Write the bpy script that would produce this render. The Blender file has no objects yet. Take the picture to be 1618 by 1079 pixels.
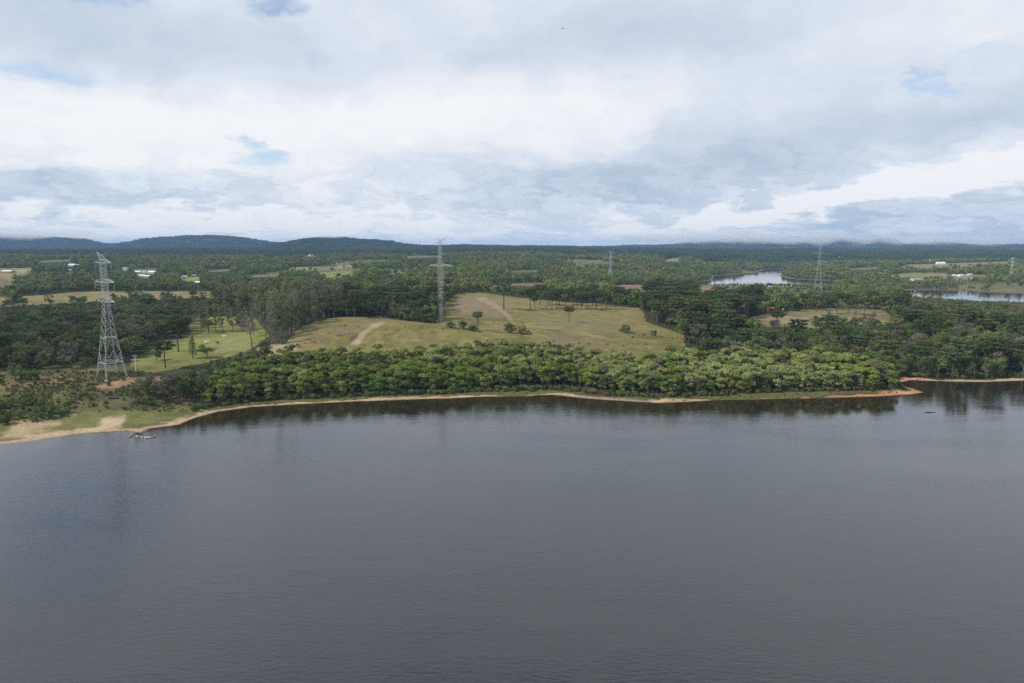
import bpy, math, random
import numpy as np
from mathutils import Vector

R = math.radians
SC = bpy.context.scene
COL = SC.collection
rng = np.random.default_rng(7)
random.seed(7)

# ------------------------------------------------------------------ camera
CAM_H = 70.0
HAZE = 5.8e-5
F = 24.0 / 36.0 * 1618.0
PITCH = math.atan((539.5 - 393.0) / F)
cam = bpy.data.cameras.new("camera")
cam.lens, cam.sensor_width = 24.0, 36.0
cam.clip_start, cam.clip_end = 1.0, 60000.0
camo = bpy.data.objects.new("camera", cam)
COL.objects.link(camo)
camo.location = (0, 0, CAM_H)
camo.rotation_euler = (math.pi / 2 - PITCH, 0, 0)
SC.camera = camo
SC.render.resolution_x, SC.render.resolution_y = 1024, 683

# ------------------------------------------------------------------ exposure
SC.view_settings.view_transform = 'Standard'
SC.view_settings.look = 'None'
SC.view_settings.exposure = 0.0
SC.view_settings.gamma = 1.0
SC.render.engine = 'CYCLES'
cy = SC.cycles
cy.max_bounces, cy.diffuse_bounces, cy.glossy_bounces = 4, 2, 2
cy.transmission_bounces, cy.volume_bounces, cy.transparent_max_bounces = 2, 3, 8
cy.use_denoising = False
cy.sample_clamp_indirect = 4.0

# ------------------------------------------------------------------ sun
SUN_DIR = Vector((-0.72, -0.22, 0.72)).normalized()      # towards the sun
sun = bpy.data.lights.new("sun", 'SUN')
sun.energy, sun.angle, sun.color = 4.4, R(3.0), (1.0, 0.95, 0.87)
suno = bpy.data.objects.new("sun", sun)
COL.objects.link(suno)
suno.rotation_euler = SUN_DIR.to_track_quat('Z', 'Y').to_euler()


# ------------------------------------------------------------------ node helpers
class NT:
    def __init__(self, tree):
        self.t = tree
        tree.nodes.clear()

    def n(self, typ, ins=None, **props):
        nd = self.t.nodes.new(typ)
        for k, v in props.items():
            setattr(nd, k, v)
        for k, v in (ins or {}).items():
            s = nd.inputs[k]
            if isinstance(v, bpy.types.NodeSocket):
                self.t.links.new(v, s)
            else:
                s.default_value = v
        return nd

    def m(self, op, a, b=0.0, c=None, clamp=False):
        ins = {0: a, 1: b}
        if c is not None:
            ins[2] = c
        return self.n('ShaderNodeMath', ins, operation=op, use_clamp=clamp).outputs[0]

    def ramp(self, fac, stops, interp='LINEAR'):
        nd = self.n('ShaderNodeValToRGB', {0: fac})
        r = nd.color_ramp
        r.interpolation = interp
        while len(r.elements) < len(stops):
            r.elements.new(0.5)
        for e, (p, c) in zip(r.elements, stops):
            e.position = p
            e.color = (*c, 1.0) if len(c) == 3 else c
        return nd.outputs[0]

    def mixc(self, fac, a, b, blend='MIX'):
        nd = self.n('ShaderNodeMix', data_type='RGBA', blend_type=blend)
        for i, v in ((0, fac), (6, a), (7, b)):
            if isinstance(v, bpy.types.NodeSocket):
                self.t.links.new(v, nd.inputs[i])
            else:
                nd.inputs[i].default_value = (*v, 1.0) if isinstance(v, tuple) and len(v) == 3 else v
        return nd.outputs[2]

    def link(self, a, b):
        self.t.links.new(a, b)


# ------------------------------------------------------------------ pixel <-> world
def pix_dir(px, py):
    cp, sp = math.cos(PITCH), math.sin(PITCH)
    r, u = (px - 809.0) / F, (539.5 - py) / F
    v = np.array([r, cp + u * sp, -sp + u * cp])
    return v / np.linalg.norm(v)


def project(x, y, z):
    cp, sp = math.cos(PITCH), math.sin(PITCH)
    zz = np.asarray(z) - CAM_H
    dep = np.maximum(y * cp - zz * sp, 1.0)
    up = y * sp + zz * cp
    return 809.0 + F * x / dep, 539.5 - F * up / dep


# ------------------------------------------------------------------ sky
W = bpy.data.worlds.new("World")
SC.world = W
W.use_nodes = True
wt = NT(W.node_tree)
gen = wt.n('ShaderNodeTexCoord').outputs['Generated']
dirn = wt.n('ShaderNodeVectorMath', {0: gen}, operation='NORMALIZE').outputs[0]
sep = wt.n('ShaderNodeSeparateXYZ', {0: dirn})
sx_, sy_, sz_ = sep.outputs
az = wt.m('ARCTAN2', sx_, sy_)
el = wt.m('ARCSINE', sz_)
zc = wt.m('ADD', wt.m('MAXIMUM', sz_, 0.0), 0.13)
plane = wt.n('ShaderNodeCombineXYZ', {0: wt.m('DIVIDE', sx_, zc), 1: wt.m('DIVIDE', sy_, zc), 2: 0.0}).outputs[0]
azel = wt.n('ShaderNodeCombineXYZ', {0: az, 1: el, 2: 0.0}).outputs[0]
w1 = wt.n('ShaderNodeTexNoise', {'Vector': plane, 'Scale': 1.3, 'Detail': 5.0, 'Roughness': 0.6})
w1v = wt.n('ShaderNodeVectorMath', {0: w1.outputs['Color'], 1: (0.5, 0.5, 0.5)}, operation='SUBTRACT').outputs[0]
w2 = wt.n('ShaderNodeTexNoise', {'Vector': azel, 'Scale': 11.0, 'Detail': 6.0, 'Roughness': 0.6})
w2v = wt.n('ShaderNodeVectorMath', {0: w2.outputs['Color'], 1: (0.5, 0.5, 0.5)}, operation='SUBTRACT').outputs[0]
wa = wt.n('ShaderNodeVectorMath', {0: w1v, 1: (0.20, 0.10, 0.0)}, operation='MULTIPLY').outputs[0]
wb = wt.n('ShaderNodeVectorMath', {0: w2v, 1: (0.13, 0.075, 0.0)}, operation='MULTIPLY').outputs[0]
warp = wt.n('ShaderNodeVectorMath', {0: wt.n('ShaderNodeVectorMath', {0: azel, 1: wa}, operation='ADD').outputs[0], 1: wb}, operation='ADD').outputs[0]


def blob(px, py, rx, ry, rot=0.0):
    d = pix_dir(px, py)
    a, e = math.atan2(d[0], d[1]), math.asin(d[2])
    mp = wt.n('ShaderNodeMapping', {'Vector': warp, 'Location': (a, e, 0), 'Rotation': (0, 0, R(rot)),
                                    'Scale': (rx / F, ry / F, 1.0)}, vector_type='TEXTURE')
    g = wt.n('ShaderNodeTexGradient', {0: mp.outputs[0]}, gradient_type='SPHERICAL')
    return wt.m('SMOOTHSTEP', g.outputs['Fac'], 0.0, 0.8) if False else wt.n(
        'ShaderNodeMapRange', {0: g.outputs['Fac'], 1: 0.0, 2: 0.85, 3: 0.0, 4: 1.0}, interpolation_type='SMOOTHSTEP').outputs[0]


SKY_BLOBS = [  # px, py, rx, ry, rot, weight
    (280, 55, 420, 90, -4, -0.28), (60, 30, 240, 70, 0, -0.16),
    (620, 30, 300, 80, 0, -0.10), (960, 60, 380, 110, 4, -0.30), (1180, 20, 300, 90, 0, -0.12),
    (220, 200, 560, 110, 3, 0.30), (760, 170, 440, 110, 0, 0.24), (1000, 150, 200, 60, 0, 0.10),
    (1050, 270, 440, 85, 8, -0.34), (1320, 215, 420, 90, 12, -0.24), (870, 300, 280, 50, 0, -0.22),
    (1380, 300, 340, 26, 12, 0.75), (1100, 350, 230, 22, 8, 0.62), (1560, 268, 160, 26, 12, 0.6),
    (1480, 345, 330, 62, 6, -0.44), (1180, 362, 260, 26, 4, -0.22),
    (90, 318, 240, 34, 0, -0.42), (330, 300, 260, 30, 0, -0.16), (250, 352, 520, 30, 0, 0.34), (620, 350, 260, 26, 0, 0.22),
    (720, 268, 190, 40, 0, -0.18), (1560, 150, 200, 60, 10, -0.12), (1520, 50, 260, 70, 0, 0.06),
    (1250, 120, 320, 70, 8, -0.14), (1010, 385, 500, 22, 0, 0.10),
]
tone = None
for (px, py, rx, ry, rot, w) in SKY_BLOBS:
    b = wt.m('MULTIPLY', blob(px, py, rx, ry, rot), w)
    tone = b if tone is None else wt.m('ADD', tone, b)
d1 = wt.n('ShaderNodeTexNoise', {'Vector': plane, 'Scale': 2.2, 'Detail': 8.0, 'Roughness': 0.58}).outputs['Fac']
d2 = wt.n('ShaderNodeTexNoise', {'Vector': wt.n('ShaderNodeVectorMath', {0: warp, 1: (6.0, 13.0, 1.0)}, operation='MULTIPLY').outputs[0],
                                 'Scale': 1.6, 'Detail': 8.0, 'Roughness': 0.6}).outputs['Fac']
tone = wt.m('ADD', tone, wt.m('MULTIPLY', wt.m('SUBTRACT', d1, 0.5), 0.36))
tone = wt.m('ADD', tone, wt.m('MULTIPLY', wt.m('SUBTRACT', d2, 0.5), 0.42))
lowel = wt.n('ShaderNodeMapRange', {0: el, 1: R(1.0), 2: R(11.0), 3: 1.0, 4: 0.0}, interpolation_type='SMOOTHSTEP').outputs[0]
d3 = wt.n('ShaderNodeTexNoise', {'Vector': wt.n('ShaderNodeVectorMath', {0: warp, 1: (16.0, 38.0, 1.0)}, operation='MULTIPLY').outputs[0],
                                 'Scale': 1.0, 'Detail': 7.0, 'Roughness': 0.62, 'Distortion': 0.4}).outputs['Fac']
puff = wt.n('ShaderNodeMapRange', {0: d3, 1: 0.40, 2: 0.60, 3: -0.18, 4: 0.24}, interpolation_type='SMOOTHSTEP').outputs[0]
tone = wt.m('ADD', tone, wt.m('MULTIPLY', puff, lowel))
d4 = wt.n('ShaderNodeTexNoise', {'Vector': warp, 'Scale': 17.0, 'Detail': 6.0, 'Roughness': 0.6}).outputs['Fac']
tone = wt.m('ADD', tone, wt.m('MULTIPLY', wt.m('SUBTRACT', d4, 0.5), 0.22))
tone = wt.m('ADD', wt.m('MULTIPLY', tone, 0.82), 0.75)
cloudc = wt.ramp(tone, [(0.0, (.40, .50, .63)), (0.3, (.52, .61, .73)), (0.62, (.69, .76, .86)), (1.0, (.93, .94, .96))])
gaps = None
for (px, py, rx, ry, rot, w) in [(405, 228, 70, 24, 0, 1.0), (395, 258, 60, 20, 0, .6), (40, 96, 150, 38, 3, .75), (150, 140, 90, 50, 0, .4),
                                 (440, 4, 60, 34, 0, .9), (1460, 120, 30, 14, 0, .8), (1570, 80, 110, 20, 0, .45), (1545, 122, 50, 12, 0, .4),
                                 (255, 290, 130, 26, 0, .5), (505, 85, 80, 30, 0, .45), (690, 270, 60, 30, 0, .35), (340, 235, 120, 30, 0, .35),
                                 (70, -85, 230, 80, 0, 1.6)]:
    b = wt.m('MULTIPLY', blob(px, py, rx, ry, rot), w)
    gaps = b if gaps is None else wt.m('ADD', gaps, b)
gapd = wt.m('ADD', wt.m('MULTIPLY', wt.m('SUBTRACT', d2, 0.5), 1.5), gaps)
high = wt.n('ShaderNodeMapRange', {0: el, 1: R(23), 2: R(42), 3: 0.0, 4: 0.85}, interpolation_type='SMOOTHSTEP').outputs[0]
gapd = wt.m('ADD', gapd, high)
gap = wt.n('ShaderNodeMapRange', {0: gapd, 1: 0.25, 2: 1.25, 3: 0.0, 4: 0.85}, interpolation_type='SMOOTHSTEP').outputs[0]
nish = wt.n('ShaderNodeTexSky', sky_type='NISHITA')
nish.sun_disc = False
nish.sun_elevation = math.asin(SUN_DIR.z)
nish.sun_rotation = math.atan2(SUN_DIR.x, SUN_DIR.y)
nish.altitude, nish.air_density, nish.dust_density, nish.ozone_density = 900.0, 1.0, 0.6, 1.0
bg_sky = wt.n('ShaderNodeBackground', {0: nish.outputs[0], 1: 0.15})
bg_cl = wt.n('ShaderNodeBackground', {0: cloudc, 1: 1.0})
mx = wt.n('ShaderNodeMixShader', {0: gap, 1: bg_cl.outputs[0], 2: bg_sky.outputs[0]})
wt.n('ShaderNodeOutputWorld', {0: mx.outputs[0]})
W.cycles.sampling_method = 'MANUAL'
W.cycles.sample_map_resolution = 512


# ------------------------------------------------------------------ tagging and mesh helpers
def tag(o, label=None, cat=None, group=None, kind=None):
    if label:
        o['label'] = label
    if cat:
        o['category'] = cat
    if group:
        o['group'] = group
    if kind:
        o['kind'] = kind
    return o


def empty(name, loc, rz=0.0):
    o = bpy.data.objects.new(name, None)
    o.empty_display_size = 0.5
    COL.objects.link(o)
    o.location = loc
    o.rotation_euler = (0, 0, rz)
    return o


def link(name, me, parent=None, loc=None):
    o = bpy.data.objects.new(name, me)
    COL.objects.link(o)
    if parent is not None:
        o.parent = parent
    if loc is not None:
        o.location = loc
    return o


class MB:
    """collects shapes as vertex and face arrays; build() makes ONE mesh of them"""
    def __init__(self):
        self.v, self.f, self.mi, self.k, self.mat = [], [], [], 0, 0

    def add(self, v, f):
        v = np.asarray(v, float).reshape(-1, 3)
        self.v.append(v)
        for q in f:
            self.f.append([int(i) + self.k for i in q])
            self.mi.append(self.mat)
        self.k += len(v)
        return self

    def tube(self, pts, radii, sides=6):
        pts = np.asarray(pts, float)
        n = len(pts)
        radii = np.full(n, radii) if np.isscalar(radii) else np.asarray(radii, float)
        vs = []
        for i in range(n):
            t = pts[min(i + 1, n - 1)] - pts[max(i - 1, 0)]
            t = t / (np.linalg.norm(t) + 1e-9)
            a = np.array([0, 0, 1.0]) if abs(t[2]) < 0.9 else np.array([1.0, 0, 0])
            u = np.cross(t, a)
            u /= np.linalg.norm(u)
            w = np.cross(t, u)
            for s in range(sides):
                g = 2 * math.pi * s / sides
                vs.append(pts[i] + radii[i] * (math.cos(g) * u + math.sin(g) * w))
        fs = []
        for i in range(n - 1):
            for s in range(sides):
                s2 = (s + 1) % sides
                fs.append((i * sides + s, i * sides + s2, (i + 1) * sides + s2, (i + 1) * sides + s))
        fs.append(tuple(range(sides))[::-1])
        fs.append(tuple((n - 1) * sides + s for s in range(sides)))
        return self.add(vs, fs)

    def bar(self, a, b, r, sides=4):
        return self.tube([a, b], r, sides)

    def box(self, lo, hi):
        x0, y0, z0 = lo
        x1, y1, z1 = hi
        v = [(x0, y0, z0), (x1, y0, z0), (x1, y1, z0), (x0, y1, z0), (x0, y0, z1), (x1, y0, z1), (x1, y1, z1), (x0, y1, z1)]
        return self.add(v, [(3, 2, 1, 0), (4, 5, 6, 7), (0, 1, 5, 4), (1, 2, 6, 5), (2, 3, 7, 6), (3, 0, 4, 7)])

    def prism(self, poly, z0, z1):
        n = len(poly)
        v = [(x, y, z0) for x, y in poly] + [(x, y, z1) for x, y in poly]
        f = [tuple(range(n))[::-1], tuple(range(n, 2 * n))] + [(i, (i + 1) % n, n + (i + 1) % n, n + i) for i in range(n)]
        return self.add(v, f)

    def mesh(self, name, mats, smooth=False):
        me = bpy.data.meshes.new(name)
        v = np.concatenate(self.v) if self.v else np.zeros((0, 3))
        me.from_pydata(v.tolist(), [], self.f)
        for m in (mats if isinstance(mats, (list, tuple)) else [mats]):
            me.materials.append(m)
        me.polygons.foreach_set('material_index', self.mi)
        if smooth:
            me.polygons.foreach_set('use_smooth', [True] * len(me.polygons))
        me.update()
        return me

    def build(self, name, mats, parent=None, smooth=False):
        return link(name, self.mesh(name, mats, smooth), parent)


def big_mesh(name, v, quads, mat, smooth=True):
    me = bpy.data.meshes.new(name)
    me.vertices.add(len(v))
    me.vertices.foreach_set('co', np.ascontiguousarray(v, np.float32).ravel())
    nq = len(quads)
    me.loops.add(nq * 4)
    me.loops.foreach_set('vertex_index', np.ascontiguousarray(quads, np.int32).ravel())
    me.polygons.add(nq)
    me.polygons.foreach_set('loop_start', np.arange(0, nq * 4, 4, dtype=np.int32))
    me.polygons.foreach_set('use_smooth', np.full(nq, smooth))
    me.materials.append(mat)
    me.update(calc_edges=True)
    return me


# ------------------------------------------------------------------ numpy noise
_perm = np.random.default_rng(3).random((512, 512))


def vnoise(x, y):
    xi, yi = np.floor(x).astype(int), np.floor(y).astype(int)
    fx, fy = x - xi, y - yi
    fx, fy = fx * fx * (3 - 2 * fx), fy * fy * (3 - 2 * fy)
    g = lambda a, b: _perm[a % 512, b % 512]
    return (g(xi, yi) * (1 - fx) + g(xi + 1, yi) * fx) * (1 - fy) + (g(xi, yi + 1) * (1 - fx) + g(xi + 1, yi + 1) * fx) * fy


def fbm(x, y, octv=4):
    s, a, t = 0.0, 0.5, 0.0
    for k in range(octv):
        s = s + a * vnoise(x * 2 ** k + 17.3 * k, y * 2 ** k + 9.1 * k)
        t += a
        a *= 0.55
    return s / t - 0.5


def inside(px, py, poly):
    r = np.zeros(np.shape(px), bool)
    n = len(poly)
    for i in range(n):
        x0, y0 = poly[i]
        x1, y1 = poly[(i + 1) % n]
        if y0 == y1:
            continue
        c = (y0 > py) != (y1 > py)
        r ^= c & (px < (x1 - x0) * (py - y0) / (y1 - y0) + x0)
    return r


def dist_line(x, y, pts, closed=False):
    best = np.full(np.shape(x), 1e18)
    n = len(pts)
    for i in range(n if closed else n - 1):
        x0, y0 = pts[i]
        x1, y1 = pts[(i + 1) % n]
        dx, dy = x1 - x0, y1 - y0
        t = np.clip(((x - x0) * dx + (y - y0) * dy) / (dx * dx + dy * dy + 1e-9), 0, 1)
        best = np.minimum(best, (x - x0 - t * dx) ** 2 + (y - y0 - t * dy) ** 2)
    return np.sqrt(best)


def at_water(px, py):
    d = pix_dir(px, py)
    t = CAM_H / -d[2]
    return d[0] * t, d[1] * t


def sstep(a, b, x):
    t = np.clip((x - a) / (b - a), 0, 1)
    return t * t * (3 - 2 * t)


# ------------------------------------------------------------------ terrain
SHORE_PX = [(-420, 775), (-200, 735), (0, 703), (60, 696), (120, 686), (165, 683), (200, 681), (222, 684), (236, 677), (285, 671), (310, 660),
            (345, 650), (400, 643), (470, 638.5), (560, 634.5), (640, 631.5), (720, 629), (760, 627), (830, 626), (872, 623.5), (890, 625.5), (920, 629),
            (960, 632.5), (1005, 635), (1040, 637), (1080, 635), (1130, 633), (1180, 632), (1240, 630), (1320, 628), (1400, 626), (1440, 623), (1462, 620),
            (1448, 616), (1432, 609), (1424, 604), (1440, 601), (1500, 603), (1560, 603.5), (1618, 601), (1750, 600), (2060, 600)]
SHORE = [at_water(*p) for p in SHORE_PX]
LAND = SHORE + [(40000, SHORE[-1][1]), (40000, 60000), (-40000, 60000), (-40000, SHORE[0][1])]
BAY1 = [at_water(*p) for p in [(1085, 446.5), (1126, 443.5), (1128, 436), (1160, 433.5), (1196, 430.5), (1208, 425), (1241, 424), (1231, 436), (1250, 440.5), (1290, 442.5),
                               (1330, 443.5), (1360, 446), (1330, 450), (1290, 456), (1200, 455), (1120, 452), (1080, 449)]]
BAY2 = [at_water(*p) for p in [(1418, 458.5), (1470, 457.5), (1530, 458.5), (1570, 461), (1618, 463), (1760, 466), (1760, 482), (1618, 478), (1540, 476), (1450, 470)]]

PXC = np.array([-500, -200, 0, 200, 400, 600, 800, 1000, 1200, 1400, 1618, 1850, 2150], float)
ROWS = [
    (60,   [3] * 13),
    (250,  [3, 3, 3, 4, 3, 3, 3, 3, 3, 3, 3, 3, 3]),
    (300,  [5, 5, 6, 8, 5, 4, 4, 4, 4, 4, 4, 4, 4]),
    (340,  [7, 7, 8, 10, 9, 7, 6, 6, 6, 5, 4, 4, 4]),
    (380,  [10, 10, 10, 10, 12, 12, 11, 10, 8, 6, 5, 5, 5]),
    (430,  [11, 11, 11, 11, 14, 23, 17.5, 13, 10, 9, 8, 8, 8]),
    (500,  [12, 12, 12, 12, 14, 17, 16, 15, 12, 11, 11, 11, 11]),
    (600,  [13, 13, 13, 13, 15, 16, 18, 16, 12, 12, 11, 11, 11]),
    (720,  [14, 14, 14, 14, 16, 20, 20.5, 15, 11, 9, 7, 7, 7]),
    (850,  [14, 14, 14, 14, 16, 20, 17, 12, 8, 5, 3, 3, 3]),
    (1050, [16, 16, 16, 16, 17, 20, 16, 10, 5, 2, 1.5, 2, 3]),
    (1500, [25, 25, 25, 19, 22, 25, 25, 8, 3, 8, 14, 14, 14]),
    (2400, [45, 42, 40, 36, 36, 40, 45, 34, 4, 20, 24, 25, 25]),
    (4000, [60, 58, 54, 56, 58, 60, 64, 60, 44, 44, 44, 46, 48]),
    (6000, [60, 58, 56, 58, 60, 62, 66, 62, 50, 50, 50, 50, 50]),
    (17000, [60] * 13),
]
RD = np.log([r[0] for r in ROWS])
RZ = np.array([r[1] for r in ROWS], float)
RIDGES = [  # px, distance, extra height, half width px left/right, ln-distance half width
    (505, 5000, 78, 62, 85, .10), (600, 5200, 40, 60, 50, .10),
    (330, 6600, 116, 80, 85, .10), (235, 6700, 46, 60, 60, .09), (415, 6700, 30, 50, 40, .09), (20, 6800, 118, 110, 80, .10), (120, 6900, 62, 50, 50, .10), (-200, 7000, 120, 160, 160, .1),
    (740, 5600, 15, 90, 80, .1), (880, 5200, 10, 60, 60, .1), (690, 4300, 14, 60, 80, .07),
    (1180, 8600, 90, 90, 80, .10), (1120, 8300, 40, 70, 80, .10), (1300, 8800, 128, 80, 60, .09), (1392, 9000, 128, 50, 34, .08), (1240, 8800, 40, 30, 30, .06), (1000, 9000, 28, 80, 80, .1),
    (1500, 7000, 42, 70, 70, .08), (1590, 7300, 36, 60, 90, .08), (1440, 7200, 30, 60, 60, .08), (1750, 7000, 60, 100, 100, .08),
    (1260, 4600, 16, 60, 60, .06), (1080, 3900, 10, 60, 60, .05),
]


def base_height(x, y):
    s = 809.0 + F * x / np.maximum(y, 1.0)
    ld = np.log(np.maximum(y, 1.0))
    ci = np.clip(np.searchsorted(PXC, s) - 1, 0, len(PXC) - 2)
    ri = np.clip(np.searchsorted(RD, ld) - 1, 0, len(RD) - 2)
    fx = np.clip((s - PXC[ci]) / (PXC[ci + 1] - PXC[ci]), 0, 1)
    fy = np.clip((ld - RD[ri]) / (RD[ri + 1] - RD[ri]), 0, 1)
    fx = 0.5 * fx + 0.5 * fx * fx * (3 - 2 * fx)
    fy = 0.5 * fy + 0.5 * fy * fy * (3 - 2 * fy)
    z = (RZ[ri, ci] * (1 - fx) + RZ[ri, ci + 1] * fx) * (1 - fy) + (RZ[ri + 1, ci] * (1 - fx) + RZ[ri + 1, ci + 1] * fx) * fy
    for (p, d, h, wl, wr, wd) in RIDGES:
        w = np.where(s < p, wl, wr)
        z = z + h * np.exp(-((s - p) / w) ** 2 - ((ld - math.log(d)) / wd) ** 2)
    hi = sstep(62, 110, z) * sstep(3500, 5000, y)
    z = z + hi * (46 * fbm(x / 420.0, y / 600.0, 4) + 14 * fbm(x / 90.0, y / 120.0, 2))
    amp = np.interp(y, [200, 700, 1500, 3000, 6000, 9000], [0.6, 2.0, 7.0, 16.0, 30.0, 36.0])
    scl = np.interp(y, [200, 1000, 3000, 9000], [60.0, 160.0, 420.0, 900.0])
    z = z + amp * (0.6 * fbm(x / 240.0, y / 240.0, 4) + 0.7 * fbm(x / 900.0 + 5, y / 900.0 + 3, 3))
    z = z + (4.2 * fbm(x / 46.0 + 2, y / 60.0, 2) + 1.3 * fbm(x / 17.0, y / 22.0, 2)) * sstep(360, 410, y) * (1 - sstep(800, 1000, y))
    z = z + 0.5 * fbm(x / 9.0, y / 9.0, 3) * sstep(200, 320, y)
    return z


def shore_sd(x, y):
    land = inside(x, y, LAND)
    d = dist_line(x, y, SHORE)
    d = np.where(land, d, -d)
    for bay in (BAY1, BAY2):
        near = (y > 850) & (y < 3000)
        db = np.full(np.shape(x), 1e9)
        if np.any(near):
            dd = dist_line(x[near], y[near], bay, True)
            db[near] = np.where(inside(x[near], y[near], bay), -dd, dd)
        d = np.where(d > 0, np.minimum(d, db), d)
    return d


def full_height(x, y):
    sd = shore_sd(x, y)
    jag = 1.6 * fbm(x / 7.0, y / 7.0, 3) + 3.0 * fbm(x / 26.0, y / 26.0, 2)
    s2 = sd + jag * (1 - sstep(10, 45, np.abs(sd)))
    zb = np.maximum(base_height(x, y), 1.5)
    s = 809.0 + F * x / np.maximum(y, 1.0)
    bank = sstep(1150, 1190, s) * (1 - sstep(1430, 1450, s)) * (y < 420)
    far = y > 850
    ramp = np.where(far, sstep(0, 60, s2), sstep(4, 62, s2))
    beach = np.where(s2 > 0, np.minimum(s2 * 0.09, 0.55), np.maximum(s2 * 0.16, -3.0))
    beach = beach + bank * (0.9 * sstep(4.0, 6.0, s2))
    return beach + np.where(s2 > 0, (zb - 0.5) * ramp, 0.0), sd


YS = np.concatenate([np.exp(np.linspace(math.log(70), math.log(215), 18)), np.exp(np.linspace(math.log(217), math.log(700), 290)),
                     np.exp(np.linspace(math.log(706), math.log(3000), 200)), np.exp(np.linspace(math.log(3025), math.log(16500), 190))])
SS = np.linspace(-1.12, 1.12, 980)
GS, GY = np.meshgrid(SS, YS)
GX = GS * GY
GZ, GSD = full_height(GX.ravel(), GY.ravel())
GZ, GSD = GZ.reshape(GX.shape), GSD.reshape(GX.shape)
LYS = np.log(YS)


def sample(grid, x, y):
    x, y = np.asarray(x, float), np.asarray(y, float)
    s = np.clip(x / np.maximum(y, 1.0), SS[0], SS[-1])
    ly = np.log(np.clip(y, YS[0], YS[-1]))
    fi = (s - SS[0]) / (SS[1] - SS[0])
    i = np.clip(fi.astype(int), 0, len(SS) - 2)
    j = np.clip(np.searchsorted(LYS, ly) - 1, 0, len(YS) - 2)
    a, b = fi - i, (ly - LYS[j]) / (LYS[j + 1] - LYS[j])
    return (grid[j, i] * (1 - a) + grid[j, i + 1] * a) * (1 - b) + (grid[j + 1, i] * (1 - a) + grid[j + 1, i + 1] * a) * b


def ground(x, y):
    return sample(GZ, x, y)


def at(px, py, ymin=120.0, ymax=15000.0):
    """first ground point seen at that pixel of the photograph"""
    d = pix_dir(px, py)
    ys = np.exp(np.linspace(math.log(ymin), math.log(ymax), 6000))
    t = ys / d[1]
    z = CAM_H + d[2] * t
    g = np.maximum(ground(d[0] * t, ys), 0.0)
    hit = np.nonzero(z <= g)[0]
    k = hit[0] if len(hit) else len(ys) - 1
    x, y = d[0] * t[k], ys[k]
    return float(x), float(y), float(g[k])


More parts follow.
